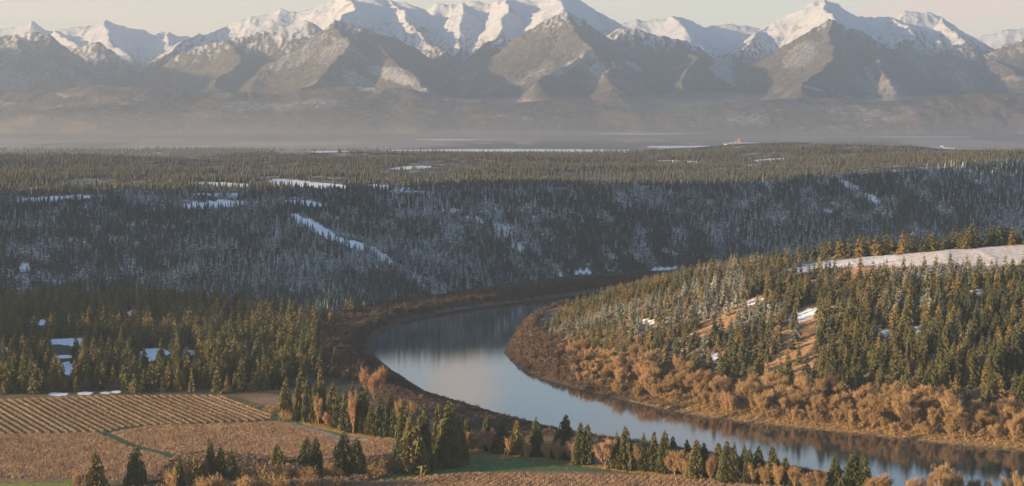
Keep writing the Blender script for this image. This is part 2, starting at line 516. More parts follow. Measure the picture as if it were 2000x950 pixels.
valley = near_left & (Yg < 1950)
paint(valley, C_FLOOR)
for b in LEFT_SNOW:
    snow = np.maximum(snow, np.where(valley, blob(PXg, PYg, *b[:5], seed=int(b[0])) * (1 - b[5] * .6), 0))
lower = valley & (PYg > 755)
paint(lower & (PYg > 770), (0.16, 0.115, 0.06))
paint(lower & ppoly(PXg, PYg, MEADOW), (0.22, 0.15, 0.095))
paint(valley & (dLg < 70 + 20 * rn) & (PXg > 700 + 20 * rn) & (PYg < 850), (0.075, 0.056, 0.046))  # near bank face: its shade painted into the cover colour
paint(valley & (dLg < 7) & (PXg > 690), (0.06, 0.046, 0.038))
FM = {}
for nm, poly, c in (('vines', FIELD_VINES, C_ALLEY), ('brown', FIELD_BROWN, C_SOIL), ('tan', FIELD_TAN, C_SOIL), ('front', FIELD_FRONT, C_SOIL),
                    ('edge', GRASS_EDGE, C_GREEN), ('green', FIELD_GREEN, C_GREEN), ('young', FIELD_YOUNG, C_YOUNG), ('grass', GRASS_TRACK, C_GREEN * 1.1), ('track', TRACK, C_TRACK)):
    FM[nm] = lower & ppoly(PXg, PYg, poly, 1.5)
    paint(FM[nm], c)
paint(in_river := inpoly(Xg, Yg, RIVER), (0.05, 0.05, 0.042))
snow[in_river] = 0
# the broad plain far off, paled to put mist into its colour
far = (Yg > 4300) & (~in_slope) & (pline(Xg, Yg, EDGE) > 60) & inpoly(Xg, Yg, EDGE + [(9500, 30000), (-9500, 30000)])
fn = fbm(Xg / 900, Yg / 2600, 61, 4); fn2 = fbm(Xg / 350, Yg / 900, 67, 3)
paint(far, (0.27, 0.225, 0.195)); paint(far * smooth((fn - .5) * 9) * smooth((13500 - Yg) / 3000), (0.09, 0.085, 0.075)); paint(far * smooth((fn2 - .60) * 9) * .8, (0.42, 0.36, 0.31))
paint(far * smooth((Yg - 10800 + 1800 * (fn2 - .5)) / 2000) * .85, (0.085, 0.082, 0.070))
for b in [(1000, 294, 235, 2.6, 0, 0), (1400, 287, 150, 2.2, 0, 0), (1450, 280, 40, 1.2, 0, 0), (870, 273, 60, 1, 0, 0), (1840, 290, 30, 1.5, 0, 0), (640, 297, 40, 2, 0, 0),
          (1250, 262, 120, 1.0, 0, .3), (1800, 268, 110, 1.0, 0, .3), (1750, 252, 90, .9, 0, .3), (1880, 254, 60, .9, 0, .2), (900, 273, 70, .8, 0, .3)]:
    snow = np.maximum(snow, np.where(far, blob(PXg, PYg, *b[:5], wob=.25, seed=int(b[0])) * (1 - b[5]), 0))

def mat_ground():
    t = NT('ground_cover', .95, .05)
    a = t.attr('cover').outputs['Color']
    n1 = t.noise(.35, 5); n2 = t.noise(.05, 4); n3 = t.noise(1.7, 3)
    v = t.math('ADD', t.math('MULTIPLY', n1, .9), t.math('MULTIPLY', n2, .6))
    v = t.math('ADD', v, t.math('MULTIPLY', n3, .5))
    c = t.mix(1.0, a, t.mix(t.ramp(v, .7, 1.35), (.55, .55, .58), (1.5, 1.42, 1.3)), 'MULTIPLY')
    s = t.attr('snow').outputs['Fac']
    k = t.math('ADD', s, t.math('MULTIPLY', t.math('SUBTRACT', t.math('ADD', t.math('MULTIPLY', n1, .6), t.math('MULTIPLY', n3, .4)), .5), 2.6))
    k = t.ramp(k, .26, .92)
    c = t.mix(k, c, (.70, .71, .74))
    b = t.new('ShaderNodeBump'); b.inputs['Strength'].default_value = .6; b.inputs['Distance'].default_value = .8
    t.l.new(n1, b.inputs['Height']); t.l.new(b.outputs[0], t.b.inputs['Normal'])
    return t.color(c)
M_GROUND = mat_ground()
nr, nc = Xg.shape
idx = np.arange(nr * nc).reshape(nr, nc)
quads = np.stack([idx[:-1, :-1], idx[:-1, 1:], idx[1:, 1:], idx[1:, :-1]], -1).reshape(-1, 4)
bad = (np.abs(Xg) >= XMAX - 1).ravel()[quads].sum(1) >= 3
land = mesh_obj('terrain', np.stack([Xg, Yg, Zg], -1).reshape(-1, 3), quads[~bad], M_GROUND,
                {'cover': colr.reshape(-1, 3), 'snow': snow.ravel()}, smooth_sh=True)
tag(land, 'valley floor with brown fields, dark slope and flat upland beyond', kind='structure')

# ------------------------------------------------------------------ water
wx = np.arange(-420, 1500, 8.0); wy = np.arange(820, 2900, 8.0)
WX, WY = np.meshgrid(wx, wy)
keep = inpoly(WX, WY, RIVER) | (pline(WX, WY, L_w) < 14) | (pline(WX, WY, R_w) < 14)
keep &= WX < 1400
wi = np.arange(WX.size).reshape(WX.shape)
wq = np.stack([wi[:-1, :-1], wi[:-1, 1:], wi[1:, 1:], wi[1:, :-1]], -1).reshape(-1, 4)
kk = keep.ravel()[wq].all(1)
t = NT('river_water', .015, .5)
t.b.inputs['IOR'].default_value = 1.33
geo = t.new('ShaderNodeNewGeometry').outputs['Position']
mp = t.new('ShaderNodeMapping'); mp.inputs['Scale'].default_value = (.05, .012, 1); t.l.new(geo, mp.inputs['Vector'])
nz = t.noise(1.0, 5, mp.outputs[0])
nz2 = t.noise(.9, 2)
bp = t.new('ShaderNodeBump'); bp.inputs['Strength'].default_value = .045; bp.inputs['Distance'].default_value = .3
t.l.new(nz2, bp.inputs['Height']); t.l.new(bp.outputs[0], t.b.inputs['Normal'])
t.l.new(t.math('ADD', .012, t.math('MULTIPLY', t.ramp(nz, .5, .8), .035)), t.b.inputs['Roughness'])
M_WATER = t.color((0.018, 0.030, 0.034))
used = np.unique(wq[kk]); remap = np.zeros(WX.size, int); remap[used] = np.arange(len(used))
water = mesh_obj('river_water', np.stack([WX.ravel()[used], WY.ravel()[used], np.zeros(len(used))], -1), remap[wq[kk]], M_WATER, smooth_sh=True)
tag(water, 'calm river bending through the valley, mirroring sky and trees', kind='structure')

# ------------------------------------------------------------------ mountains
print('mountains')
def RL(depth, pts, slope=.62):
    """a ridge line: pixel vertices, each at its own distance in km."""
    out = []
    for i, p in enumerate(pts):
        d = (p[2] if len(p) > 2 else depth) * 1000.0
        x, z = zat(p[0], p[1], d)
        out.append((float(x), d, float(z)))
    return out, slope

RIDGES = [
    # far left snowy range
    RL(24, [(-150, 60), (-60, 66), (0, 57), (25, 55), (62, 44), (90, 62), (118, 60), (150, 57), (185, 50), (212, 38), (245, 52), (280, 62), (300, 64), (325, 58), (345, 67), (370, 71), (420, 84)], .55),
    RL(24, [(212, 38), (225, 80, 22.6), (255, 115, 21.6), (290, 150, 20.8)], .6),
    RL(24, [(325, 58), (345, 95, 22.7), (300, 130, 21.8)], .6),
    RL(24, [(118, 60), (150, 90, 22.5), (200, 120, 21.5)], .6),
    # middle massif skyline
    RL(20, [(330, 118, 18.6), (360, 90, 19), (385, 68, 19.5), (440, 47), (470, 37), (500, 31), (540, 20), (570, 27), (610, 14), (640, 4), (672, -18), (722, -16), (760, 2), (785, 4), (820, 22),
            (845, 11), (870, 12), (900, 2), (940, 5), (970, 10), (1000, -6), (1050, 5), (1085, -9), (1120, 0), (1160, 24), (1210, 48), (1260, 70), (1330, 80, 19)], .6),
    RL(20, [(672, -18), (690, 20, 19.2), (655, 45, 18.2)], .7),
    RL(20, [(760, 2), (800, 50, 19), (860, 100, 18.2), (905, 140, 17.5)], .62),
    RL(20, [(900, 2), (905, 60, 19), (890, 110, 18.3)], .5),
    RL(20, [(1085, -9), (1105, 25, 18.4)], .62),
    RL(20, [(1000, -6), (985, 50, 18.8), (930, 100, 18)], .6),
    RL(20, [(1160, 24), (1230, 80, 18.6), (1300, 110, 17.8)], .62),
    # right of centre, far
    RL(24, [(1160, 60), (1210, 47), (1260, 41), (1312, 29), (1340, 37), (1375, 52), (1420, 47), (1480, 51), (1540, 60)], .5),
    RL(24, [(1312, 29), (1340, 65, 22.5)], .55),
    # right massif
    RL(20, [(1400, 115, 18.5), (1440, 95, 19), (1480, 70, 19.5), (1530, 45), (1560, 20), (1590, -2), (1607, -3), (1630, 22), (1660, 31), (1700, 34), (1740, 34), (1772, 21), (1830, 29), (1850, 38), (1890, 58), (1930, 80), (1990, 110, 19)], .62),
    RL(20, [(1605, -3), (1618, 30, 19), (1635, 45, 18)], .75),
    RL(20, [(1850, 38), (1870, 70, 19), (1920, 100, 18.2), (1990, 140, 17.2)], .6),
    RL(20, [(1740, 34), (1790, 75, 18.8), (1840, 110, 18)], .6),
    RL(24, [(1880, 90), (1920, 70), (1965, 57), (2000, 54), (2080, 48), (2200, 60)], .55),
    # dark left mountain
    RL(18, [(-160, 70), (-60, 64), (0, 68), (60, 66), (100, 74), (130, 92), (170, 118), (215, 142), (260, 165)], .6),
    RL(18, [(30, 68), (60, 110, 17), (110, 150, 16.3)], .6),
    RL(19, [(150, 100), (205, 84), (245, 115), (285, 150, 18.2)], .65),
    # left shoulder
    RL(18.4, [(600, 40), (560, 54), (520, 64), (450, 80), (390, 92), (350, 118), (305, 140), (255, 166)], .62),
    RL(18.4, [(450, 80), (470, 120, 17.4), (430, 160, 16.6)], .6),
    # forested pyramid, left
    RL(17.4, [(420, 176), (460, 162), (500, 138), (550, 108), (600, 74), (652, 43), (700, 58), (760, 80), (820, 110), (880, 145), (935, 176)], .62),
    RL(17.4, [(652, 43), (690, 100, 16.5), (640, 150, 15.6), (600, 178, 15)], .6),
    RL(17.4, [(700, 58), (760, 120, 16.4), (800, 150, 15.6), (830, 185, 15)], .55),
    # centre pyramid
    RL(17.6, [(860, 172), (910, 155), (960, 125), (1000, 93), (1040, 62), (1080, 38), (1112, 22), (1140, 45), (1200, 76), (1280, 110), (1350, 130), (1450, 160)], .62),
    RL(17.6, [(1112, 22), (1130, 60, 17), (1150, 88, 16.6), (1100, 125, 16), (1050, 155, 15.4)], .7),
    RL(17.6, [(1200, 76), (1190, 120, 16.5), (1165, 140, 16), (1200, 165, 15.4)], .6),
    RL(18.2, [(1225, 50), (1280, 66), (1330, 76), (1380, 96), (1430, 128), (1480, 158)], .64),
    RL(18.2, [(1330, 76), (1350, 120, 17), (1330, 160, 16.2)], .6),
    # right front peak
    RL(17.6, [(1420, 165), (1440, 146), (1480, 125), (1540, 95), (1590, 66), (1632, 42), (1680, 60), (1725, 80), (1760, 105), (1800, 130), (1850, 155), (1905, 176)], .64),
    RL(17.6, [(1632, 42), (1640, 95, 16.6), (1600, 140, 15.8), (1560, 170, 15.2)], .62),
    RL(17.6, [(1725, 80), (1715, 125, 16.5), (1740, 165, 15.7)], .62),
    RL(18, [(1780, 70), (1850, 82), (1900, 98), (1950, 118), (2010, 142)], .6),
    RL(18, [(1930, 105), (1965, 90), (2010, 76), (2080, 66), (2200, 70)], .6),
    # added range beyond the left edge, unseen, its heights set to shade the mountains
    ([(-7300.0, 11800.0, 900.0), (-8300.0, 14500.0, 1350.0), (-8700.0, 17000.0, 1430.0), (-9300.0, 20500.0, 1620.0), (-9800.0, 24000.0, 1700.0)], .52),
    # low forested foothills
    RL(15, [(-150, 172), (0, 178), (100, 174), (220, 168), (300, 172), (400, 182), (470, 176), (560, 182), (680, 172), (780, 176), (860, 190), (960, 200)], .20),
    RL(14.6, [(900, 205), (1050, 198), (1180, 190), (1300, 205), (1400, 214)], .16),
    RL(14.2, [(1280, 218), (1420, 200), (1520, 193), (1640, 190), (1750, 200)], .13),
    RL(13.8, [(1640, 214), (1780, 196), (1850, 183), (1940, 178), (2050, 176), (2200, 172)], .14),
]
mu = np.concatenate([np.linspace(-.90, -.36, 200)[:-1], np.linspace(-.36, .36, 1150)])
my = np.concatenate([np.geomspace(12600, 15000, 110)[:-1], np.geomspace(15000, 21500, 480)[:-1], np.geomspace(21500, 26500, 130)])
MU, MY = np.meshgrid(mu, my)
MX = np.clip(MU * MY, -11500, 11500)
warp = 260
qx = MX + warp * (fbm(MX / 900, MY / 900, 101, 4) - .5)
qy = MY + warp * (fbm(MX / 900, MY / 900, 131, 4) - .5)
MZ = np.full(MX.shape, -1e9)
FL = plain_z(MX, MY) - 30
for pts, slp in RIDGES:
    for i in range(len(pts) - 1):
        (ax, ay, az), (bx, by, bz) = pts[i], pts[i + 1]
        reach = max(az, bz) / slp * 1.25 + 200
        x0, x1 = min(ax, bx) - reach, max(ax, bx) + reach
        r0, r1 = np.searchsorted(my, [min(ay, by) - reach, max(ay, by) + reach])
        c0, c1 = np.searchsorted(mu, [x0 / min(ay, by) - .02, x1 / min(ay, by) + .02])
        if r1 <= r0 or c1 <= c0: continue
        sx, sy = qx[r0:r1, c0:c1], qy[r0:r1, c0:c1]
        ex, ey = bx - ax, by - ay
        tt = np.clip(((sx - ax) * ex + (sy - ay) * ey) / (ex * ex + ey * ey), 0, 1)
        d = np.hypot(sx - ax - tt * ex, sy - ay - tt * ey)
        h = az + tt * (bz - az) - slp * d * (1.18 - .36 * np.clip(d / 2200, 0, 1))
        MZ[r0:r1, c0:c1] = np.maximum(MZ[r0:r1, c0:c1], h)
rise = smooth((MZ - FL) / 560) ** 1.4
rg = ridged(qx / 620, qy / 620, 151, 5)
MZ = MZ + rise * (rg - .42) * 74 + rise * (ridged(qx / 190, qy / 190, 171, 4) - .4) * 30 + (fbm(MX / 60, MY / 60, 181, 3) - .5) * 14
MZ = MZ - 260 * (1 - smooth((MY - 12600) / 1300))
MZ = np.where(MZ < FL, FL - 5, MZ)
gy, gx = np.gradient(MZ)
dxm = np.gradient(MU * MY, axis=1); dym = np.gradient(MY, axis=0)
sxm, sym = gx / dxm, gy / dym
steep = np.hypot(sxm, sym)
n_s = fbm(MX / 500, MY / 500, 201, 5); n_f = fbm(MX / 45, MY / 45, 211, 3)
conc = np.gradient(np.gradient(MZ, axis=1) / dxm, axis=1) / dxm
hollow = np.clip(conc * 260, -1, 1)
alt = MZ + (n_s - .5) * 330 + hollow * 120 + (n_f - .5) * 220 - 60 * smooth((-sxm + .15) * 2)
line = 960 - 290 * smooth((MY - 17300) / 1500)
msnow = smooth((alt - line + 60) / 430)
msnow = np.clip(msnow - .55 * smooth((steep - 1.05) * 3), 0, 1)
# pale open patches and slide tracks lower down, one a painted sunlit patch
MPX, MPY = proj(MX, MY, MZ)
for b in [(770, 148, 48, 14, 18, .3), (700, 158, 40, 14, 25, .45), (1238, 130, 18, 7, 30, .3), (1170, 138, 16, 14, 0, .3), (1410, 140, 30, 14, 40, .25), (1110, 130, 40, 7, -35, .45), (1585, 172, 26, 3, 12, .3),
          (820, 172, 30, 8, 30, .5), (1420, 120, 22, 10, 60, .4), (1700, 150, 30, 6, 60, .45), (1560, 108, 40, 20, -30, .6), (170, 120, 60, 20, 30, .65), (1980, 154, 22, 5, 0, .4), (125, 187, 14, 5, 0, .4)]:
    msnow = np.maximum(msnow, blob(MPX, MPY, *b[:5], wob=.6, seed=int(b[0])) * (1 - b[5]) * .62 * (MY < 19000))
msnow = np.where(MZ < FL + 40, np.maximum(0, (n_s - .66) * 2.0), np.maximum(msnow, np.clip((n_s - .55) * 1.4, 0, .30)))
t = NT('mountain_cover', .95, .05)
sn = t.attr('snow').outputs['Fac']
gn = t.attr('open').outputs['Fac']
n1 = t.noise(.034, 5, rough=.78); n2 = t.noise(.006, 5); n3 = t.noise(.012, 4)
base = t.mix(t.ramp(n2, .35, .65), (.044, .046, .040), (.090, .072, .050))
base = t.mix(t.ramp(n1, .45, .62), base, (.125, .108, .088))
base = t.mix(gn, base, (.24, .17, .12))
kk_ = t.math('ADD', sn, t.math('MULTIPLY', t.math('SUBTRACT', n1, .5), 1.9))
kk_ = t.ramp(kk_, .12, .95)
t.color(t.mix(kk_, base, (.50, .52, .55)))
bb = t.new('ShaderNodeBump'); bb.inputs['Strength'].default_value = .3; bb.inputs['Distance'].default_value = 22
t.l.new(n1, bb.inputs['Height']); t.l.new(bb.outputs[0], t.b.inputs['Normal'])
M_MOUNT = t.m
open_lit = smooth((fbm(MX / 380, MY / 500, 231, 4) - .55) * 6) * .5 * (MZ < 520)  # open ground, strengthened to paint sunlit patches on the foothills
mi = np.arange(MX.size).reshape(MX.shape)
mq = np.stack([mi[:-1, :-1], mi[:-1, 1:], mi[1:, 1:], mi[1:, :-1]], -1).reshape(-1, 4)
mq = mq[(MZ > FL - 4).ravel()[mq].any(1) & ((MX <= -11499).ravel()[mq].sum(1) < 3)]
mount = mesh_obj('mountain_terrain', np.stack([MX, MY, MZ], -1).reshape(-1, 3), mq, M_MOUNT, {'snow': msnow.ravel(), 'open': open_lit.ravel()}, smooth_sh=True)
tag(mount, 'snow capped mountain range with forested lower slopes', kind='structure')

# ------------------------------------------------------------------ haze
hx, hy0, hy1, hz0, hz1 = 11900.0, -400.0, 28500.0, -5.0, 2250.0
hv = np.array([[x, y, z] for z in (hz0, hz1) for (x, y) in ((-hx, hy0), (hx, hy0), (hx, hy1), (-hx, hy1))])
hf_ = np.array([[3, 2, 1, 0], [4, 5, 6, 7], [0, 1, 5, 4], [1, 2, 6, 5], [2, 3, 7, 6], [3, 0, 4, 7]])
hm = bpy.data.materials.new('haze_air'); hm.use_nodes = True
hm.node_tree.nodes.clear()
ho = hm.node_tree.nodes.new('ShaderNodeOutputMaterial')
pv = hm.node_tree.nodes.new('ShaderNodeVolumePrincipled')
pv.inputs['Color'].default_value = (.77, .89, 1.0, 1)
pv.inputs['Density'].default_value = HAZE_DENSITY
pv.inputs['Anisotropy'].default_value = 0.45
hm.node_tree.links.new(pv.outputs[0], ho.inputs['Volume'])
hz_o = mesh_obj('haze', hv, hf_, hm)
tag(hz_o, 'pale morning haze lying over the whole valley', kind='stuff')

# the low mist bank that lies over the far plain against the foot of the range
mx, my_ = np.meshgrid(np.linspace(-10500, 10500, 60), np.linspace(9000, 17800, 40))
tp = 62 + 330 * smooth((my_ - 9300) / 7600) + 110 * (fbm(mx / 1700, my_ / 1500, 401, 3) - .5) * smooth((my_ - 9000) / 1500)
tp = np.where(my_ > 17000, 30, tp); tp[0] = 30; tp[:, 0] = 30; tp[:, -1] = 30
top_v = np.stack([mx, my_, tp], -1).reshape(-1, 3); bot_v = top_v.copy(); bot_v[:, 2] = 10
gi = np.arange(mx.size).reshape(mx.shape)
gq = np.stack([gi[:-1, :-1], gi[:-1, 1:], gi[1:, 1:], gi[1:, :-1]], -1).reshape(-1, 4)
ring_ = np.concatenate([gi[0, :], gi[1:, -1], gi[-1, -2::-1], gi[-2:0:-1, 0]])
nx_ = np.roll(ring_, -1)
sd_ = np.stack([ring_ + mx.size, nx_ + mx.size, nx_, ring_], -1)
mm_ = bpy.data.materials.new('mist_air'); mm_.use_nodes = True; mm_.node_tree.nodes.clear()
mo_ = mm_.node_tree.nodes.new('ShaderNodeOutputMaterial'); mv_ = mm_.node_tree.nodes.new('ShaderNodeVolumePrincipled')
mv_.inputs['Color'].default_value = (.96, .92, .88, 1); mv_.inputs['Density'].default_value = 1.3e-4; mv_.inputs['Anisotropy'].default_value = 0.3
mm_.node_tree.links.new(mv_.outputs[0], mo_.inputs['Volume'])
mist = mesh_obj('mist', np.concatenate([top_v, bot_v]), np.concatenate([gq, gq[:, ::-1] + mx.size, sd_]), mm_)
tag(mist, 'pale ground mist over the far plain at the foot of the mountains', kind='stuff')
# ------------------------------------------------------------------ vegetation: shapes
print('vegetation')
def tris_from(points, dirs, length, width, rg_):
    """thin leaf or twig triangles: base at points, pointing along dirs."""
    n = len(points)
    d = dirs / (np.linalg.norm(dirs, axis=1, keepdims=True) + 1e-9)
    r = rg_.normal(size=(n, 3))
    s = np.cross(d, r); s /= (np.linalg.norm(s, axis=1, keepdims=True) + 1e-9)
    L = np.asarray(length).reshape(-1, 1) * np.ones((n, 1)); Wd = np.asarray(width).reshape(-1, 1) * np.ones((n, 1))
    V = np.stack([points - s * Wd * .5, points + s * Wd * .5, points + d * L], 1).reshape(-1, 3)
    return V, np.arange(3 * n).reshape(n, 3)

def join(parts):
    Vs, Fs, o = [], [], 0
    for V, Fc in parts:
        Vs.append(V); Fs.append(Fc + o); o += len(V)
    return np.concatenate(Vs), np.concatenate(Fs)

def limb(p0, p1, r0, r1, sides=6):
    p0, p1 = np.asarray(p0, float), np.asarray(p1, float)
    d = p1 - p0; d /= np.linalg.norm(d) + 1e-9
    a = np.cross(d, [.3, .9, .1]); a /= np.linalg.norm(a); b = np.cross(d, a)
    th = np.arange(sides) / sides * 2 * np.pi
    ring = np.cos(th)[:, None] * a + np.sin(th)[:, None] * b
    V = np.concatenate([p0 + ring * r0, p1 + ring * r1])
    j = np.arange(sides); k = (j + 1) % sides
    Fc = np.concatenate([np.stack([j, k, k + sides], 1), np.stack([j, k + sides, j + sides], 1)])
    return V, Fc

def conifer_crown(r, R=.17, levels=26, nb=8, base=.06, power=.8, gaps=.1, slim=1.0):
    """whorls of drooping sprays; unit height; returns verts, faces and a frost-catching value per vertex."""
    Vs = []
    lop = r.uniform(0, 6.28); lopa = r.uniform(.05, .25)
    for i in range(levels):
        f = (i + r.uniform(-.3, .3)) / levels
        f = min(max(f, 0), .985)
        z = base + (1 - base) * f ** .93
        rad = R * ((1 - f) ** power) * min(1, .55 + f * 5) + .012
        off = r.uniform(0, 6.28)
        m = max(4, int(nb * (.55 + .6 * (1 - f))))
        for k in range(m):
            if r.random() < gaps: continue
            a = off + k / m * 6.283 + r.uniform(-.35, .35)
            L = rad * r.uniform(.62, 1.18) * (1 + lopa * math.cos(a - lop))
            dr = L * r.uniform(.18, .55) - .25 * L * f
            c, s = math.cos(a), math.sin(a)
            tip = np.array([c * L, s * L, z - dr]); ax = np.array([0, 0, z + .012])
            sd = np.array([-s, c, 0.0])
            w = (L * r.uniform(.26, .42) + .006) * slim
            mid = ax * .42 + tip * .58
            ml = mid + sd * w + [0, 0, -w * .45]; mr = mid - sd * w + [0, 0, -w * .45]
            Vs += [ax, ml, tip, ax, tip, mr]
            for q in (.45, .75):                      # hanging side twigs
                b = ax * (1 - q) + tip * q
                for sg in (-1, 1):
                    e = b + sd * sg * w * r.uniform(.7, 1.25) + np.array([c, s, 0]) * L * .2 + [0, 0, -L * r.uniform(.12, .38)]
                    Vs += [b, b + np.array([c, s, .15]) * L * .16, e]
    Vs += [np.array([-.006, 0, .95]), np.array([.006, 0, .95]), np.array([0, 0, 1.0])]
    Vs += [np.array([0, -.006, .95]), np.array([0, .006, .95]), np.array([0, 0, 1.0])]
    V = np.array(Vs)
    return V, np.arange(len(V)).reshape(-1, 3)

def conifer_trunk(r):
    return join([limb((0, 0, -.03), (0, 0, .45), .016, .011), limb((0, 0, .45), (0, 0, .97), .011, .002)])

def leafless_tree(r, spread=.3, twigs=3400, tw=.0048):
    """several stems rising together, limbs, and a crown of fine upswept twigs."""
    limbs, segs = [limb((0, 0, -.02), (0, 0, .10), .024, .018)], []
    ns = int(r.integers(6, 11))
    for k in range(ns):
        a = k / ns * 6.283 + r.uniform(-.5, .5)
        rad = spread * r.uniform(.15, 1.0)
        top = r.uniform(.68, 1.0) * (1 - .30 * (rad / spread) ** 2)
        p0 = np.array([0, 0, r.uniform(.04, .2)])
        p1 = np.array([math.cos(a) * rad * .62, math.sin(a) * rad * .62, p0[2] + (top - p0[2]) * .42])
        p2 = np.array([math.cos(a) * rad, math.sin(a) * rad, top])
        limbs += [limb(p0, p1, .012, .008, 5), limb(p1, p2, .008, .002, 5)]
        segs += [(p0 * .45 + p1 * .55, p1, .6), (p1, p2, 1.6)]
        for q in range(4):
            bq = r.uniform(.05, .8); b_ = p1 + (p2 - p1) * bq
            a2 = a + r.uniform(-1.6, 1.6); L = spread * r.uniform(.25, .5)
            e = b_ + np.array([math.cos(a2) * L, math.sin(a2) * L, r.uniform(.08, .24)])
            limbs.append(limb(b_, e, .005, .0016, 4)); segs.append((b_, e, .8))
    wts = np.array([s[2] for s in segs]); n = twigs
    ti = r.choice(len(segs), n, p=wts / wts.sum())
    q = r.uniform(0, 1.0, n)[:, None]
    P0 = np.array([segs[i][0] for i in ti]); P1 = np.array([segs[i][1] for i in ti])
    P = P0 + (P1 - P0) * q + r.normal(size=(n, 3)) * [.034, .034, .03]
    out = P * [1, 1, 0]
    D = out / (np.linalg.norm(out, axis=1, keepdims=True) + .05) * .45 + (0, 0, 1.2) + r.normal(size=(n, 3)) * .5
    V, Fc = tris_from(P, D, r.uniform(.04, .12, n), r.uniform(.6, 1.5, n) * tw * 1.7, r)
    V[:, 2] = np.maximum(V[:, 2], .02)
    sc = 1.0 / np.percentile(V[:, 2], 99.7)
    LV, LF = join(limbs)
    return (V * [1, 1, sc], Fc), (LV * [1, 1, sc], LF)

def bush_twigs(r, n=420, spread=.75, tw=.03, lobes=5):
    cs = np.c_[r.uniform(-.45, .45, (lobes, 2)) * spread, r.uniform(.25, .6, lobes)]
    P = cs[r.integers(0, lobes, n)] + r.normal(size=(n, 3)) * [.2 * spread, .2 * spread, .17]
    P[:, 2] = np.abs(P[:, 2])
    D = P * [1, 1, .2] + (0, 0, .7) + r.normal(size=(n, 3)) * .5
    V, Fc = tris_from(P, D, r.uniform(.12, .32, n), r.uniform(.6, 1.5, n) * tw * 1.6, r)
    return V / [1, 1, V[:, 2].max()], Fc

def low_conifer(r, layers=5, sides=6, R=.19, ragged=.3):
    Vs, Fs, o = [], [], 0
    for i in range(layers):
        f0 = i / layers
        zb = .05 + .9 * f0 - r.uniform(0, .05); zt = min(1.0, zb + r.uniform(.3, .42)) if i < layers - 1 else 1.0
        rad = R * (1 - f0) ** .8 * r.uniform(.85, 1.15)
        th = np.arange(sides) / sides * 6.283 + r.uniform(0, 6)
        rr = rad * r.uniform(1 - ragged, 1 + ragged, sides)
        ring = np.stack([rr * np.cos(th), rr * np.sin(th), zb + r.uniform(-.05, .05, sides)], 1)
        Vs.append(np.concatenate([[[r.uniform(-.01, .01), r.uniform(-.01, .01), zt]], ring]))
        j = np.arange(sides)
        Fs.append(np.stack([np.zeros(sides, int), 1 + j, 1 + (j + 1) % sides], 1) + o); o += sides + 1
    return np.concatenate(Vs), np.concatenate(Fs)

def scatter_mesh(name, protos, x, y, z, hgt, wid, mat, frost, tint, r):
    """many plants merged into one mesh."""
    pi = r.integers(0, len(protos), len(x)); rot = r.uniform(0, 6.283, len(x))
    Vs, Fs, fr, tn, o = [], [], [], [], 0
    for p, (V, Fc) in enumerate(protos):
        k = np.where(pi == p)[0]
        if not len(k): continue
        c, s = np.cos(rot[k])[:, None], np.sin(rot[k])[:, None]
        VX = (V[:, 0] * c - V[:, 1] * s) * wid[k][:, None] + x[k][:, None]
        VY = (V[:, 0] * s + V[:, 1] * c) * wid[k][:, None] + y[k][:, None]
        VZ = V[:, 2] * hgt[k][:, None] + z[k][:, None]
        Vs.append(np.stack([VX, VY, VZ], -1).reshape(-1, 3))
        Fs.append((Fc[None] + (np.arange(len(k)) * len(V))[:, None, None]).reshape(-1, 3) + o)
        o += len(k) * len(V)
        fr.append(np.repeat(frost[k], len(V))); tn.append(np.repeat(tint[k], len(V)))
    return mesh_obj(name, np.concatenate(Vs), np.concatenate(Fs), mat, {'frost': np.concatenate(fr), 'tint': np.concatenate(tn)})

# materials --------------------------------------------------------
def mat_needles(name, dark, mid, warm, per_object=False, fscale=.9):
    t = NT(name, .85, .15)
    if per_object:
        tint = t.new('ShaderNodeObjectInfo').outputs['Random']; fr = t.attr('frost', 'OBJECT').outputs['Fac']
    else:
        tint = t.attr('tint').outputs['Fac']; fr = t.attr('frost').outputs['Fac']
    n = t.noise(.55, 3); n2 = t.noise(2.6, 2)
    c = t.mix(t.ramp(tint, 0, .6), dark, mid)
    c = t.mix(t.ramp(tint, .62, 1.0), c, warm)
    c = t.mix(1.0, c, t.mix(t.ramp(n2, .3, .7), (.62, .62, .62), (1.45, 1.45, 1.4)), 'MULTIPLY')
    up = t.new('ShaderNodeSeparateXYZ'); t.l.new(t.new('ShaderNodeNewGeometry').outputs['Normal'], up.inputs[0])
    k = t.math('ADD', t.math('MULTIPLY', fr, fscale), t.math('MULTIPLY', t.math('SUBTRACT', n, .5), .9))
    k = t.math('ADD', k, t.math('MULTIPLY', t.math('SUBTRACT', t.math('ABSOLUTE', up.outputs[2]), .5), .35))
    k = t.math('MULTIPLY', t.ramp(k, .3, .85), .8)
    k = t.math('MULTIPLY', k, t.ramp(fr, .01, .15))
    return t.color(t.mix(k, c, (.42, .47, .52)))  # frost colour tinted blue to carry shade

def mat_twigs(name, a, b, per_object=False):
    t = NT(name, .85, .1)
    tint = t.new('ShaderNodeObjectInfo').outputs['Random'] if per_object else t.attr('tint').outputs['Fac']
    n = t.noise(.8, 3)
    c = t.mix(tint, a, b)
    c = t.mix(1.0, c, t.mix(t.ramp(n, .3, .7), (.65, .65, .65), (1.35, 1.3, 1.25)), 'MULTIPLY')
    return t.color(c)

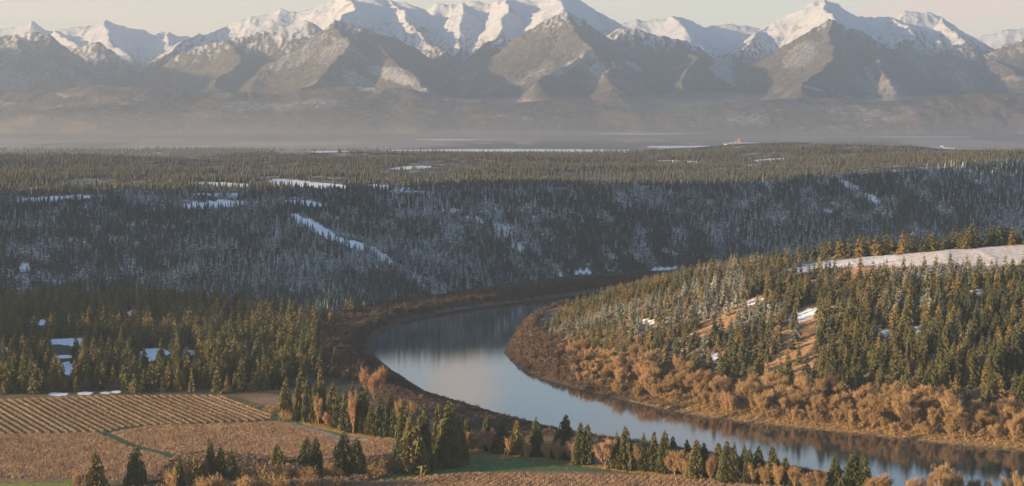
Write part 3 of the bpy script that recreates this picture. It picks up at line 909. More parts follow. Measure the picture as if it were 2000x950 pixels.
M_FAR = mat_needles('far_needles', (.036, .057, .064), (.044, .056, .053), (.074, .058, .044))  # dark tone blued to carry the slope's shade tint
M_MID = mat_needles('valley_needles', (.036, .047, .030), (.075, .070, .032), (.150, .105, .038))  # warm tone raised to put sunlit colour into some trees
M_NEAR = mat_needles('near_needles', (.036, .044, .022), (.066, .068, .029), (.105, .088, .034), per_object=True)
M_TRUNK = NT('bark', .95).color((.075, .055, .042))
M_PALEBARK = NT('pale_bark', .95).color((.22, .155, .105))
M_TWIG = mat_twigs('bare_twigs', (.20, .135, .072), (.30, .21, .115), True)
M_PINKTWIG = mat_twigs('reddish_twigs', (.25, .15, .095), (.32, .20, .13), True)
M_SHADETWIG = mat_twigs('grey_brown_shade_twigs', (.075, .055, .047), (.12, .085, .068), True)  # shade put into twig colour on the river point; a few strays elsewhere
M_SCRUB = mat_twigs('bank_scrub_twigs', (.062, .048, .042), (.105, .077, .063))  # colour darkened so sunlit banks and point read as shaded
M_BUSH = mat_twigs('ochre_bush_twigs', (.17, .118, .066), (.27, .185, .092), True)
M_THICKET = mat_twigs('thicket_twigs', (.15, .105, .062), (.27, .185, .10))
M_TANGLE = mat_twigs('tangled_scrub', (.095, .070, .056), (.20, .145, .105))  # colour darkened to stand for the shade of the near trees
M_STALK = mat_twigs('dry_stalks', (.22, .152, .105), (.31, .22, .15))
M_VINE = mat_twigs('dry_vines', (.27, .192, .125), (.35, .255, .172), True)
M_LITTER = mat_twigs('dry_grass', (.22, .15, .07), (.30, .215, .10))

# ------------------------------------------------------------------ where the trees stand
def jitter(x0, x1, y0, y1, s, r):
    X, Y = np.meshgrid(np.arange(x0, x1, s), np.arange(y0, y1, s))
    return (X + r.uniform(-.5, .5, X.shape) * s * 1.1).ravel(), (Y + r.uniform(-.5, .5, X.shape) * s * 1.1).ravel()

def snow_at(x, y): return gz(x, y, snow)

def keep(m, *a): return [v[m] for v in a]

# the dark slope and the upland beyond it ---------------------------------
r = np.random.default_rng(11)
X, Y = jitter(-1250, 1250, 1750, 4900, 6.2, r)
X, Y = keep((np.abs(X) < .292 * Y + 30), X, Y)
sp_ = inpoly(X, Y, SLOPE_POLY); pp_ = inpoly(X, Y, PLAT_POLY) & ~inpoly(X, Y, EDGE + [(9500, 30000), (-9500, 30000)])
m = sp_ | pp_
X, Y, sp_, pp_ = keep(m, X, Y, sp_, pp_)
cl = fbm(X / 150, Y / 260, 301, 3)
sn = snow_at(X, Y)
dfoot = pline(X, Y, FOOT)
p = np.where(sp_, .96, np.clip(.27 + (cl - .47) * 2.6, .05, .75)) * np.clip(1.15 - 1.25 * sn, .03, 1)
m = r.random(len(X)) < p
X, Y, sp_, pp_, cl, sn, dfoot = keep(m, X, Y, sp_, pp_, cl, sn, dfoot)
hg = r.uniform(7.5, 12.5, len(X)) * np.where(pp_, r.uniform(.6, 1.05, len(X)), 1.0) * np.where(r.random(len(X)) < .08, 1.25, 1)
Zt = gz(X, Y)
m = visible(X, Y, hg) & (snow_at(X, Y - 8) < .75)
X, Y, Zt, hg, sp_, pp_, cl, sn = keep(m, X, Y, Zt, hg, sp_, pp_, cl, sn)
PX, PY = proj(X, Y, Zt)
frn = fbm(X / 110, Y / 110, 311, 4)
fr = np.where(sp_, np.clip(.42 + (frn - .5) * .6 + r.normal(size=len(X)) * .12, .05, .7), np.clip((frn - .5) * .8, 0, .3)) + .3 * sn
tn = np.clip(np.where(sp_, r.beta(1.6, 3, len(X)) * .75, r.beta(2.4, 2, len(X)) * .6 + .4), 0, 1)
lo = [low_conifer(r) for _ in range(14)]
print('far trees', len(X))
o = scatter_mesh('far_forest', lo, X, Y, Zt - .4, hg, hg * r.uniform(.85, 1.25, len(X)), M_FAR, np.clip(fr, 0, 1), tn, r)
tag(o, 'dense conifer forest covering the shadowed valley side and the upland above', kind='stuff')

# tree belts on the far plain
X, Y = jitter(-2600, 2700, 5200, 9800, 26, r)
X, Y = keep(np.abs(X) < .285 * Y, X, Y)
d = fbm(X / 900, Y / 500, 321, 4)
m = (r.random(len(X)) < smooth((d - .50) * 8) * .8) & (snow_at(X, Y) < .3) & (pline(X, Y, EDGE) > 350)
X, Y = keep(m, X, Y); hg = r.uniform(10, 18, len(X))
m = visible(X, Y, hg); X, Y, hg = keep(m, X, Y, hg)
o = scatter_mesh('plain_forest', [low_conifer(r, 3, 5, .25) for _ in range(6)], X, Y, gz(X, Y) - .5, hg, hg * 1.3, M_FAR, np.zeros(len(X)), r.random(len(X)), r)
tag(o, 'hazy belts of trees across the far plain', kind='stuff')
print('plain trees', len(X))

# brown scrub along the far bank
X, Y = jitter(-420, 900, 1380, 2750, 5.5, r)
dl = pline(X, Y, L_w); drr = pline(X, Y, R_w); dfoot = pline(X, Y, FOOT)
PX, PY = proj(X, Y, np.full(len(X), 3.0))
m = (~inpoly(X, Y, RIVER)) & (dl < drr) & (~inpoly(X, Y, SLOPE_POLY) | (dfoot < 14)) & (dl > 7) & (np.abs(X) < .3 * Y) & (PX > 585) & (dl < np.where(PY < 610, 75, np.interp(PX, [585, 690, 760], [110, 100, 80]))) & (PY < np.interp(PX, [600, 700, 760, 800], [735, 775, 770, 755])) & (snow_at(X, Y) < .3)
X, Y, dl = keep(m, X, Y, dl)
hg = r.uniform(4, 8.5, len(X)) * np.clip(.5 + dl / 40, .5, 1.1)
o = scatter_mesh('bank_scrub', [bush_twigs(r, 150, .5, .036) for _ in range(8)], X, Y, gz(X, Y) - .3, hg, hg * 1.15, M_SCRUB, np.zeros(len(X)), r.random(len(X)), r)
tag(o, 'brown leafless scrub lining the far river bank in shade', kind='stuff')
X, Y = jitter(-150, 500, 950, 1640, 3.2, r)      # low scrub on the near bank slopes and on the dark point opposite
dl = pline(X, Y, L_w); drr = pline(X, Y, R_w); riv = inpoly(X, Y, RIVER); PX, PY = proj(X, Y, gz(X, Y))
m = (~riv) & (((dl < np.where(PY < 855, 80, 45)) & (dl > 3) & (dl < drr) & (PX > 735) & (r.random(len(X)) < .7)))
X, Y, dl = keep(m, X, Y, dl)
hg = r.uniform(1.2, 3.2, len(X))
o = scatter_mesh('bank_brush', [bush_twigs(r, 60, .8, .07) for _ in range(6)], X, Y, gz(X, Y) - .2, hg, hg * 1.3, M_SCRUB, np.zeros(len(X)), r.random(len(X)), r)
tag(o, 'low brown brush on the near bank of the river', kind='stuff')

X, Y = jitter(0, 330, 1150, 1960, 3.6, r)
dl = pline(X, Y, L_w); drr = pline(X, Y, R_w); riv = inpoly(X, Y, RIVER); PX, PY = proj(X, Y, gz(X, Y)); hf = pline(X, Y, HFOOT); hin = inpoly(X, Y, HILL_POLY)
lim = np.interp(PX, [980, 1120, 1180, 1300, 1400], [90, 60, 26, 13, 9])
m = (~riv) & (drr < dl) & (drr > 2) & (drr < lim) & ((~hin) | (hf < 12)) & (PX > 975) & (PX < 1330) & (Y > 1180)
X, Y, PX = keep(m, X, Y, PX)
hg = r.uniform(3.5, 9.5, len(X)) * np.interp(PX, [980, 1150, 1330], [1.1, .8, .35]) * np.clip(.45 + drr[m] / 25, .45, 1)
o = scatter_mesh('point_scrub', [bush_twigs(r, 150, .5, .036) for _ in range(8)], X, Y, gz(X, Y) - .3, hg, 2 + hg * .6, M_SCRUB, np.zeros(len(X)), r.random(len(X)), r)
tag(o, 'brown leafless scrub, darkened in colour for shade, covering the point inside the river bend', kind='stuff')
X, Y = jitter(90, 420, 1080, 1500, 2.0, r)
drr = pline(X, Y, R_w); riv = inpoly(X, Y, RIVER); PX, PY = proj(X, Y, gz(X, Y)); hin = inpoly(X, Y, HILL_POLY)
m = (~riv) & (drr < pline(X, Y, L_w)) & (drr > 2.5) & (drr < 40) & (~hin) & (PX > 1230) & (PX < 2020) & (r.random(len(X)) < .75)
X, Y = keep(m, X, Y); hg = r.uniform(.5, 2.2, len(X))
o = scatter_mesh('bank_grass', [bush_twigs(r, 46, .8, .085) for _ in range(6)], X, Y, gz(X, Y) - .1, hg, hg * 1.3, M_LITTER, np.zeros(len(X)), r.random(len(X)), r)
tag(o, 'dry golden grass and brush at the foot of the right bank trees', kind='stuff')

X, Y = jitter(60, 520, 1080, 1640, 3.4, r)
drr = pline(X, Y, R_w); riv = inpoly(X, Y, RIVER); hf = pline(X, Y, HFOOT); hin = inpoly(X, Y, HILL_POLY); PX, PY = proj(X, Y, gz(X, Y))
m = (~riv) & (drr < pline(X, Y, L_w)) & (drr > 9) & ((~hin) | (hf < 20)) & (hf < 200) & (PX > 1120) & (PX < 2160) & (r.random(len(X)) < np.clip(drr / 30, .25, .9))
X, Y, drr = keep(m, X, Y, drr); hg = r.uniform(2, 7.5, len(X)) * np.clip(.35 + drr / 40, .35, 1)
o = scatter_mesh('bank_thicket', [bush_twigs(r, 90, .5, .045) for _ in range(8)], X, Y, gz(X, Y) - .2, hg, 1.5 + hg * .6, M_THICKET, np.zeros(len(X)), r.random(len(X)), r)
tag(o, 'golden brown brush filling the belt between the bare bank trees', kind='stuff')

# ------------------------------------------------------------------ candidates for single conifers
CON = []      # dict rows: x y z h w zone
def add_con(x, y, z, h, w, frost, zone, hard=False, label=None):
    CON.append((x, y, z, h, w, frost, zone, hard, label))

ROW1 = 'conifers standing in front of the brown field'
ROW3 = 'conifers in the scrub before the tan field'
ROW4 = 'conifers in the row along the grass track'
ROW5 = 'big conifers at the end of the green field'
ROW6 = 'conifers between the green field and the river'
ROW7 = 'conifers between the stalk field and the river'
ROW8 = 'conifers on the near shore at the widest dark reflection'
ords = ['first', 'second', 'third', 'fourth', 'fifth', 'sixth', 'seventh', 'eighth', 'ninth', 'tenth', 'eleventh', 'twelfth', 'thirteenth', 'fourteenth',
        'fifteenth', 'sixteenth', 'seventeenth', 'eighteenth', 'nineteenth', 'twentieth', 'twenty-first', 'twenty-second', 'twenty-third', 'twenty-fourth', 'twenty-fifth']
FORE = [
 # px, top, base, width(px), zone, label
 (187, 876, 956, 40, ROW1, 'dark green conifer with golden bush at its left foot, below the brown field'),
 (268, 867, 950, 40, ROW1, 'dark green conifer with a lit left edge, just right of the grass track end'),
 (409, 852, 938, 24, ROW3, 'tallest and leftmost of three slim conifers close together in golden scrub'),
 (432, 867, 940, 24, ROW3, 'middle one of three slim conifers close together in golden scrub'),
 (452, 872, 941, 26, ROW3, 'right-hand one of three slim conifers close together in golden scrub'),
 (352, 888, 952, 24, ROW3, 'thin olive conifer wedged between golden bushes right of the grass track'),
 (540, 866, 908, 26, ROW3, 'smallest lone conifer in front of the tan field'),
 (600, 848, 922, 38, ROW3, 'left tree of a broad dark conifer pair below the pale dirt track'),
 (618, 852, 926, 34, ROW3, 'right tree of a broad dark conifer pair below the pale dirt track'),
 (672, 842, 926, 46, ROW3, 'left tree of the dark conifer pair beside the corner of the green field'),
 (697, 852, 927, 38, ROW3, 'right tree of the dark conifer pair beside the corner of the green field'),
 (560, 736, 806, 26, ROW4, ''), (588, 712, 822, 26, ROW4, ''), (602, 732, 826, 22, ROW4, ''), (616, 742, 828, 24, ROW4, ''), (626, 711, 826, 24, ROW4, ''),
 (650, 744, 832, 24, ROW4, ''), (662, 756, 838, 26, ROW4, ''), (674, 756, 842, 26, ROW4, ''), (690, 740, 846, 24, ROW4, ''), (707, 742, 846, 20, ROW4, ''),
 (716, 760, 848, 24, ROW4, ''), (726, 786, 850, 24, ROW4, ''), (744, 772, 852, 26, ROW4, ''), (763, 756, 854, 30, ROW4, ''), (774, 780, 856, 24, ROW4, ''),
 (788, 777, 902, 40, ROW5, 'olive conifer at the left of the big dark clump, lit on top'),
 (803, 796, 924, 58, ROW5, 'broadest conifer of the big dark clump, reaching lowest to the grass'),
 (826, 779, 918, 48, ROW5, 'tallest pointed conifer of the big dark clump left of the gap'),
 (856, 785, 890, 28, ROW5, 'slim conifer standing in the gap behind the two biggest clumps'),
 (878, 778, 912, 54, ROW5, 'large lone broad conifer at the left tip of the green field'),
 (893, 808, 908, 40, ROW5, 'smaller conifer hugging the right side of the large broad one'),
 (913, 812, 876, 24, ROW6, ''), (950, 802, 880, 26, ROW6, ''), (979, 809, 886, 36, ROW6, ''), (1009, 818, 888, 28, ROW6, ''), (1047, 812, 892, 34, ROW6, ''),
 (1092, 836, 896, 34, ROW6, ''), (1106, 807, 896, 38, ROW6, ''), (1134, 822, 908, 30, ROW6, ''), (1148, 825, 908, 28, ROW6, ''),
 (1205, 840, 916, 26, ROW7, ''), (1220, 830, 918, 32, ROW7, ''), (1257, 842, 920, 26, ROW7, ''), (1278, 840, 922, 24, ROW7, ''), (1298, 838, 925, 32, ROW7, ''), (1314, 850, 924, 26, ROW7, ''),
 (1341, 856, 922, 22, ROW7, ''), (1360, 855, 936, 36, ROW7, ''), (1374, 862, 934, 26, ROW7, ''), (1402, 862, 938, 32, ROW7, ''), (1419, 858, 944, 34, ROW7, ''), (1434, 860, 944, 30, ROW7, ''),
 (1453, 864, 944, 26, ROW7, ''), (1464, 872, 946, 24, ROW7, ''), (1482, 868, 946, 30, ROW7, ''), (1508, 868, 948, 34, ROW7, ''), (1534, 890, 950, 28, ROW7, ''),
 (1630, 882, 962, 38, ROW8, 'left-hand of three bushy conifers rising over the dark reflection in the river'),
 (1668, 876, 964, 40, ROW8, 'middle bushy conifer of three rising over the dark reflection in the river'),
 (1686, 880, 966, 36, ROW8, 'right-hand bushy conifer of three rising over the dark reflection in the river'),
]
cnt = {}
for (px, top, base, wpx, zone, lab) in FORE:
    x, y, z = ray(px, base)
    sc = F / (y * CP - (z - CAMZ) * SP)
    if not lab:
        cnt[zone] = cnt.get(zone, 0) + 1
        lab = {ROW4: 'green conifer with lit left side, %s from the left along the grass track edge',
               ROW6: 'conifer %s from the left in the row between green field and river',
               ROW7: 'conifer %s from the left in the dark row between stalk field and river'}[zone] % ords[cnt[zone] - 1]
    add_con(x, y, z, (base - top) / sc, wpx / sc, 0.0, zone, True, lab)

HZ_TOP = 'conifers along the back edge of the snow field'
HZ_HILL = 'conifers of the lit hillside above the river'
r = np.random.default_rng(23)
# the line of trees behind the snow field
for px in np.arange(1500, 2060, 6.5):
    if r.random() < .12: continue
    p0 = px + r.uniform(-5, 5)
    i = np.interp(p0, [p[0] for p in HC_px], np.arange(len(HC_px)))
    cx = np.interp(p0, [p[0] for p in HC_px], [p[0] for p in HCREST[:-1]]); cy = np.interp(p0, [p[0] for p in HC_px], [p[1] for p in HCREST[:-1]])
    yy = cy + r.uniform(-3, 42); xx = (p0 - 1000) / F * yy
    h = r.uniform(14, 24) * (1.12 if r.random() < .15 else 1)
    add_con(xx, yy, float(gz(np.array([xx]), np.array([yy]))[0]), h, h * r.uniform(.40, .60), .05, HZ_TOP)
# hillside
def hill_density(PX, PY, x, y):
    d = np.full(len(PX), .95)
    for b in HILL_GRASS: d *= 1 - .88 * blob(PX, PY, b[0], b[1] + 4, b[2], b[3], b[4], wob=.2, seed=int(b[0]))
    for b in HILL_SNOW: d *= 1 - (.97 if b[5] < .3 or b[1] < 530 else .4) * blob(PX, PY, b[0], b[1] + (6 if b[0] > 1800 else 3), b[2], b[3] + (8 if b[0] > 1800 else 0), b[4], wob=.15, seed=int(b[0]))
    return d
X, Y = jitter(20, 620, 1180, 2060, 8.5, r)
hin = inpoly(X, Y, HILL_POLY) | ((pline(X, Y, HCREST) < 45) & ~inpoly(X, Y, RIVER) & (pline(X, Y, R_w) < pline(X, Y, L_w)))
X, Y = keep(hin & (np.abs(X) < .32 * Y), X, Y)
Zt = gz(X, Y); PX, PY = proj(X, Y, Zt)
hf = pline(X, Y, HFOOT); drr = pline(X, Y, R_w)
p = hill_density(PX, PY, X, Y) * np.clip(hf / 30, .15, 1) * np.where(PX > 1560, .9, 1.0)
p *= np.where((PX > 1500) & (PY < 520) , .0, 1)
p = np.where((PX < 1240) & (PY > 560), np.minimum(1, p * 1.2), p)
m = (r.random(len(X)) < p) & (drr > 28)
X, Y, Zt, PX, PY = keep(m, X, Y, Zt, PX, PY)
hg = r.uniform(11, 22.5, len(X)) * np.interp(PX, [1200, 1350, 1600], [.58, .8, 1.0]) * np.interp(PY, [520, 640], [.8, 1.0]) * np.where(r.random(len(X)) < .12, 1.22, 1)
m = visible(X, Y, hg); X, Y, Zt, PX, PY, hg = keep(m, X, Y, Zt, PX, PY, hg)
frh = np.clip((fbm(X / 45, Y / 45, 331, 3) - .36) * 1.5, 0, 1) * smooth((800 - PY) / 160) + .12 * (PX < 1560) * smooth((720 - PY) / 100)
for i in range(len(X)):
    add_con(X[i], Y[i], Zt[i], hg[i], hg[i] * r.uniform(.32, .46), float(np.clip(frh[i] * .66 + .04, 0, .5)), HZ_HILL)
# forest on the flat to the left
X, Y = jitter(-640, 20, 1290, 2030, 9.6, r)
X, Y = keep((np.abs(X) < .32 * Y) & ~inpoly(X, Y, SLOPE_POLY) & ~inpoly(X, Y, RIVER), X, Y)
Zt = gz(X, Y); PX, PY = proj(X, Y, Zt)
dl = pline(X, Y, L_w)
d = np.where(PX < 560, .85, np.clip(.78 - (PX - 560) / 260, 0, .78))
for b in LEFT_SNOW: d *= 1 - .97 * blob(PX, PY, b[0], b[1] + 12, b[2] * 1.1, b[3] + 13, b[4], wob=.2, seed=int(b[0]))
d *= np.clip(.55 + (fbm(X / 70, Y / 70, 341, 3) - .35) * 2.2, .25, 1)
top_edge = np.interp(PX, [0, 250, 430, 480, 540, 620, 700], [772, 770, 768, 768, 765, 735, 720])
m = (r.random(len(X)) < d) & (PY < top_edge) & (dl > 50)
X, Y, Zt, PX, PY = keep(m, X, Y, Zt, PX, PY)
hg = r.uniform(11, 24, len(X)) * np.where(r.random(len(X)) < .12, 1.15, 1)
HZ_VAL = 'conifers of the flat forest left of the river'
for i in range(len(X)):
    add_con(X[i], Y[i], Zt[i], hg[i], hg[i] * r.uniform(.32, .48), 0.07, HZ_VAL)

rowsC = CON
sz = np.array([c[3] / c[1] for c in rowsC]); hard = np.array([c[7] for c in rowsC])
cpx, cpy = proj(np.array([c[0] for c in rowsC]), np.array([c[1] for c in rowsC]), np.array([c[2] for c in rowsC]))
inview = (cpx > -6) & (cpx < 2006)
score = np.where(hard, 10, sz * inview)
order = np.argsort(-score)
single = set(order[:298].tolist())
rest = np.array([i for i in range(len(rowsC)) if i not in single])
print('conifers', len(rowsC), 'hard', hard.sum())

r = np.random.default_rng(31)
crowns, trunks, wholes = [], [], []
for k in range(15):
    big = k >= 9
    V, Fc = conifer_crown(r, R=.5, levels=int(r.integers(34, 40)) if big else int(r.integers(24, 30)), nb=17 if big else 10, base=r.uniform(.03, .08), power=r.uniform(.5, .8) if big else r.uniform(.55, .95), gaps=.24 if big else .12, slim=.62 if big else .8)
    V[:, :2] *= .5 / np.percentile(np.abs(V[:, 0]), 98)
    cm = mesh_obj('crown', V, Fc, M_NEAR, link=False)
    TV, TF = conifer_trunk(r)
    TV[:, :2] *= 2.6
    tm = mesh_obj('trunk', TV, TF, M_TRUNK, link=False)
    crowns.append(cm); trunks.append(tm)
HL = {}
def hill_label(i):
    c = rowsC[i]; px, py = cpx[i], cpy[i]
    if c[6] == HZ_TOP: return 'orange lit conifer in the line behind the snow field on the hilltop', HZ_TOP
    if c[6] == HZ_VAL: return 'golden topped conifer of the dark forest bordering the striped vine field', 'conifers at the edge of the left forest by the vine rows'
    if py > 760: return 'green conifer low on the lit hillside, directly behind the golden river trees', 'conifers at the foot of the lit hillside'
    if px < 1560: return 'green conifer on the lit hillside around the bare orange clearings', 'conifers around the orange clearings'
    if py < 610: return 'frost dusted conifer high on the hillside just below the snow field', 'conifers just below the snow field'
    return 'olive green conifer in the middle of the lit hillside, right of the orange clearings', 'conifers on the middle of the hillside'
def put_conifer(i, k):
    x, y, z, h, w, fr, zone, hd, lab = rowsC[i]
    e = bpy.data.objects.new('conifer_tree', None); COL.objects.link(e)
    e.location = (x, y, z - .2); e.rotation_euler = (0, 0, float(r.uniform(0, 6.28)))
    e.empty_display_size = 1
    if lab: tag(e, lab, 'conifer', zone)
    else:
        l_, g_ = hill_label(i); tag(e, l_, 'conifer', g_)
    tr = trunks[k].copy(); cr = crowns[k].copy()
    tr.name, cr.name = 'trunk', 'crown'
    for o_ in (tr, cr):
        COL.objects.link(o_); o_.parent = e; o_.scale = (w, w, h); o_['frost'] = float(fr)
    tr.scale = (w, w, h)
for n_, i in enumerate(sorted(single)):
    put_conifer(i, int(r.integers(9, 15) if rowsC[i][7] else r.integers(0, 9)))
mids = []
for k in range(8):
    V, Fc = conifer_crown(r, R=.5, levels=14, nb=6, base=.05, power=r.uniform(.6, .95), gaps=.08)
    V[:, :2] *= .5 / np.percentile(np.abs(V[:, 0]), 98)
    mids.append((V, Fc))
for zone_set, nm, lb in (((HZ_VAL,), 'valley_forest', 'conifer forest on the flat between the vine field and the dark slope'),
                         ((HZ_HILL, HZ_TOP), 'hill_forest', 'conifer forest over the upper part of the lit hill')):
    k = np.array([i for i in rest if rowsC[i][6] in zone_set])
    A = np.array([rowsC[i][:6] for i in k])
    o = scatter_mesh(nm, mids, A[:, 0], A[:, 1], A[:, 2] - .2, A[:, 3], A[:, 4], M_MID, A[:, 5], r.random(len(k)), r)
    tag(o, lb, kind='stuff')

# ------------------------------------------------------------------ leafless golden trees
r = np.random.default_rng(41)
dec = []
for k in range(8):
    (V, Fc), (LV, LF) = leafless_tree(r, spread=r.uniform(.22, .32), twigs=4000, tw=.0046)
    s_ = .5 / np.percentile(np.abs(V[:, 0]), 97)
    V[:, :2] *= s_; LV[:, :2] *= s_
    dec.append((mesh_obj('crown', V, Fc, M_TWIG, link=False), mesh_obj('trunk', LV, LF, M_PALEBARK, link=False),
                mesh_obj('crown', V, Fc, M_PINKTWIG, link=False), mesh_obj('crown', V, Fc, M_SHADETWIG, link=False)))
ND = [0]
def put_leafless(x, y, h, w, lab, grp, pink=False):
    z = float(gz(np.array([x]), np.array([y]))[0])
    e = bpy.data.objects.new('leafless_tree', None); COL.objects.link(e)
    e.location = (x, y, z - .15); e.rotation_euler = (0, 0, float(r.uniform(0, 6.28)))
    tag(e, lab, 'bare tree', grp)
    d = dec[int(r.integers(0, len(dec)))]
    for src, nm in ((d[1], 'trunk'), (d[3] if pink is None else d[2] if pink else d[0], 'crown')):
        o_ = src.copy(); o_.name = nm; COL.objects.link(o_); o_.parent = e; o_.scale = (w, w, h)
    ND[0] += 1
# right bank
X, Y = jitter(20, 470, 1100, 1640, 7.6, r)
riv = inpoly(X, Y, RIVER); drr = pline(X, Y, R_w); dl = pline(X, Y, L_w); hf = pline(X, Y, HFOOT); hin = inpoly(X, Y, HILL_POLY)
X, Y, drr, hf, hin = keep((~riv) & (drr < dl) & (drr > 4) & ((~hin) | (hf < 14)) & (np.abs(X) < .285 * Y) & (hf < 200), X, Y, drr, hf, hin)
PX, PY = proj(X, Y, gz(X, Y))
p = np.clip((drr - 1) / 9, .4, 1) * .97
p *= np.where((PX > 1300) & (PX < 1420) & (drr < 32), .25, 1)
m = (r.random(len(X)) < p) & (PX > 1010) & (PX < 2010)
X, Y, PX, PY, drr = keep(m, X, Y, PX, PY, drr)
oY = np.argsort(Y)
print('right bank trees', len(X))
if len(X) > 255:
    pick = np.sort(r.choice(len(X), 255, replace=False)); X, Y, PX, PY, drr = [v[pick] for v in (X, Y, PX, PY, drr)]
for i in range(len(X)):
    edge = np.clip((drr[i] - 8) / 25, 0, 1)
    h = r.uniform(9.5, 19) * (.62 + .38 * edge) * (.55 if PX[i] < 1110 else .75 if PX[i] < 1200 else 1.0)
    if PX[i] < 1120: l_, g_ = 'bare tree coloured dark as in shade on the point inside the river bend', 'shade-coloured bare trees on the river point'
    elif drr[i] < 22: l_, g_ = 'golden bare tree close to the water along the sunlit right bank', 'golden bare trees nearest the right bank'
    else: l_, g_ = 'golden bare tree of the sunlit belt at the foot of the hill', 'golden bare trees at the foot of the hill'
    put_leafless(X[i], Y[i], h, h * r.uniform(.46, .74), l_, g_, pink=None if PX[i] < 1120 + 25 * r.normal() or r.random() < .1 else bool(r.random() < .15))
# on the near shore
NEAR_GOLD = [(1722, 922, 975, 34, 'golden rounded bare tree right of the three bushy conifers'), (1783, 930, 975, 24, 'small golden bare tree standing alone before the dark water'),
 (1812, 924, 975, 24, 'slim golden bare tree left of the tallest one over the dark water'), (1843, 904, 975, 44, 'tallest golden bare tree over the dark water'),
 (1868, 922, 978, 30, 'golden bare tree leaning on the right side of the tallest one'), (1902, 934, 980, 28, 'low golden bare tree between the tallest one and the frame corner'),
 (1930, 936, 980, 20, 'thin short bare tree left of the corner pair over the water'), (1966, 930, 985, 30, 'left one of the golden corner pair over the water'), (1994, 922, 988, 30, 'right one of the golden corner pair over the water'),
 (690, 762, 850, 18, 'pinkish bare treetop among the track-side conifers'), (622, 775, 832, 16, 'tan bare tree mixed into the left of the track-side conifers'), (640, 806, 836, 24, 'low pinkish bare tree under the track-side conifers'),
 (712, 715, 772, 20, 'left one of two orange treetops by the shaded river point'), (745, 714, 766, 22, 'right one of two orange treetops by the shaded river point'), (730, 728, 780, 26, 'dull brown bare tree below the two orange treetops'),
 (785, 776, 858, 26, 'golden bare tree behind the top of the big dark clump'), (803, 780, 860, 26, 'orange bare tree between the clump top and the river bank'),
 (922, 838, 884, 26, 'pinkish bare tree, first right of the large broad conifer'), (936, 840, 884, 24, 'pinkish bare tree, second right of the large broad conifer'), (955, 838, 886, 20, 'pinkish bare tree beside the slim conifer by the green field'),
 (993, 854, 892, 18, 'low tan bare tree between two conifers by the green field'), (1031, 862, 896, 18, 'low tan bare tree left of the lone dark conifer'), (1068, 862, 900, 22, 'brown bare tree right of the lone dark conifer'),
 (1088, 858, 902, 26, 'golden bare tree under the tall pointed conifer by the river'), (1116, 856, 904, 22, 'pink bare tree in the gap beside the tall pointed conifer'), (1182, 856, 916, 34, 'pinkish round bare tree in the gap before the dark conifer row'),
 (1243, 866, 920, 24, 'tan bare tree inside the left of the dark conifer row'), (1318, 878, 930, 36, 'broad golden bare tree at the middle of the dark conifer row'), (1336, 884, 932, 28, 'golden bare tree hugging the broad golden one'),
 (1388, 890, 940, 20, 'thin golden bare tree between conifers of the dark row'), (1470, 904, 948, 22, 'low golden bare tree at the foot of the dark row'), (1494, 906, 950, 24, 'golden bare tree near the right end of the dark row'),
 (1520, 904, 952, 30, 'golden bare tree at the right end of the dark row'), (1552, 908, 956, 26, 'pale golden bare tree just past the end of the dark row'), (1578, 922, 962, 26, 'low brown bare tree before the bright water patch'), (1600, 914, 964, 28, 'orange bare tree left of the three bushy conifers'),
 (1700, 934, 975, 20, 'low golden bare tree at the right foot of the three bushy conifers')]
for (px, top, base, wpx, lab) in NEAR_GOLD:
    x, y, z = ray(px, base); sc = F / (y * CP - (z - CAMZ) * SP)
    put_leafless(x, y, (base - top) / sc, wpx / sc, lab, 'bare trees of the near shore', pink='pink' in lab or 'orange tree' in lab)
print('leafless', ND[0])

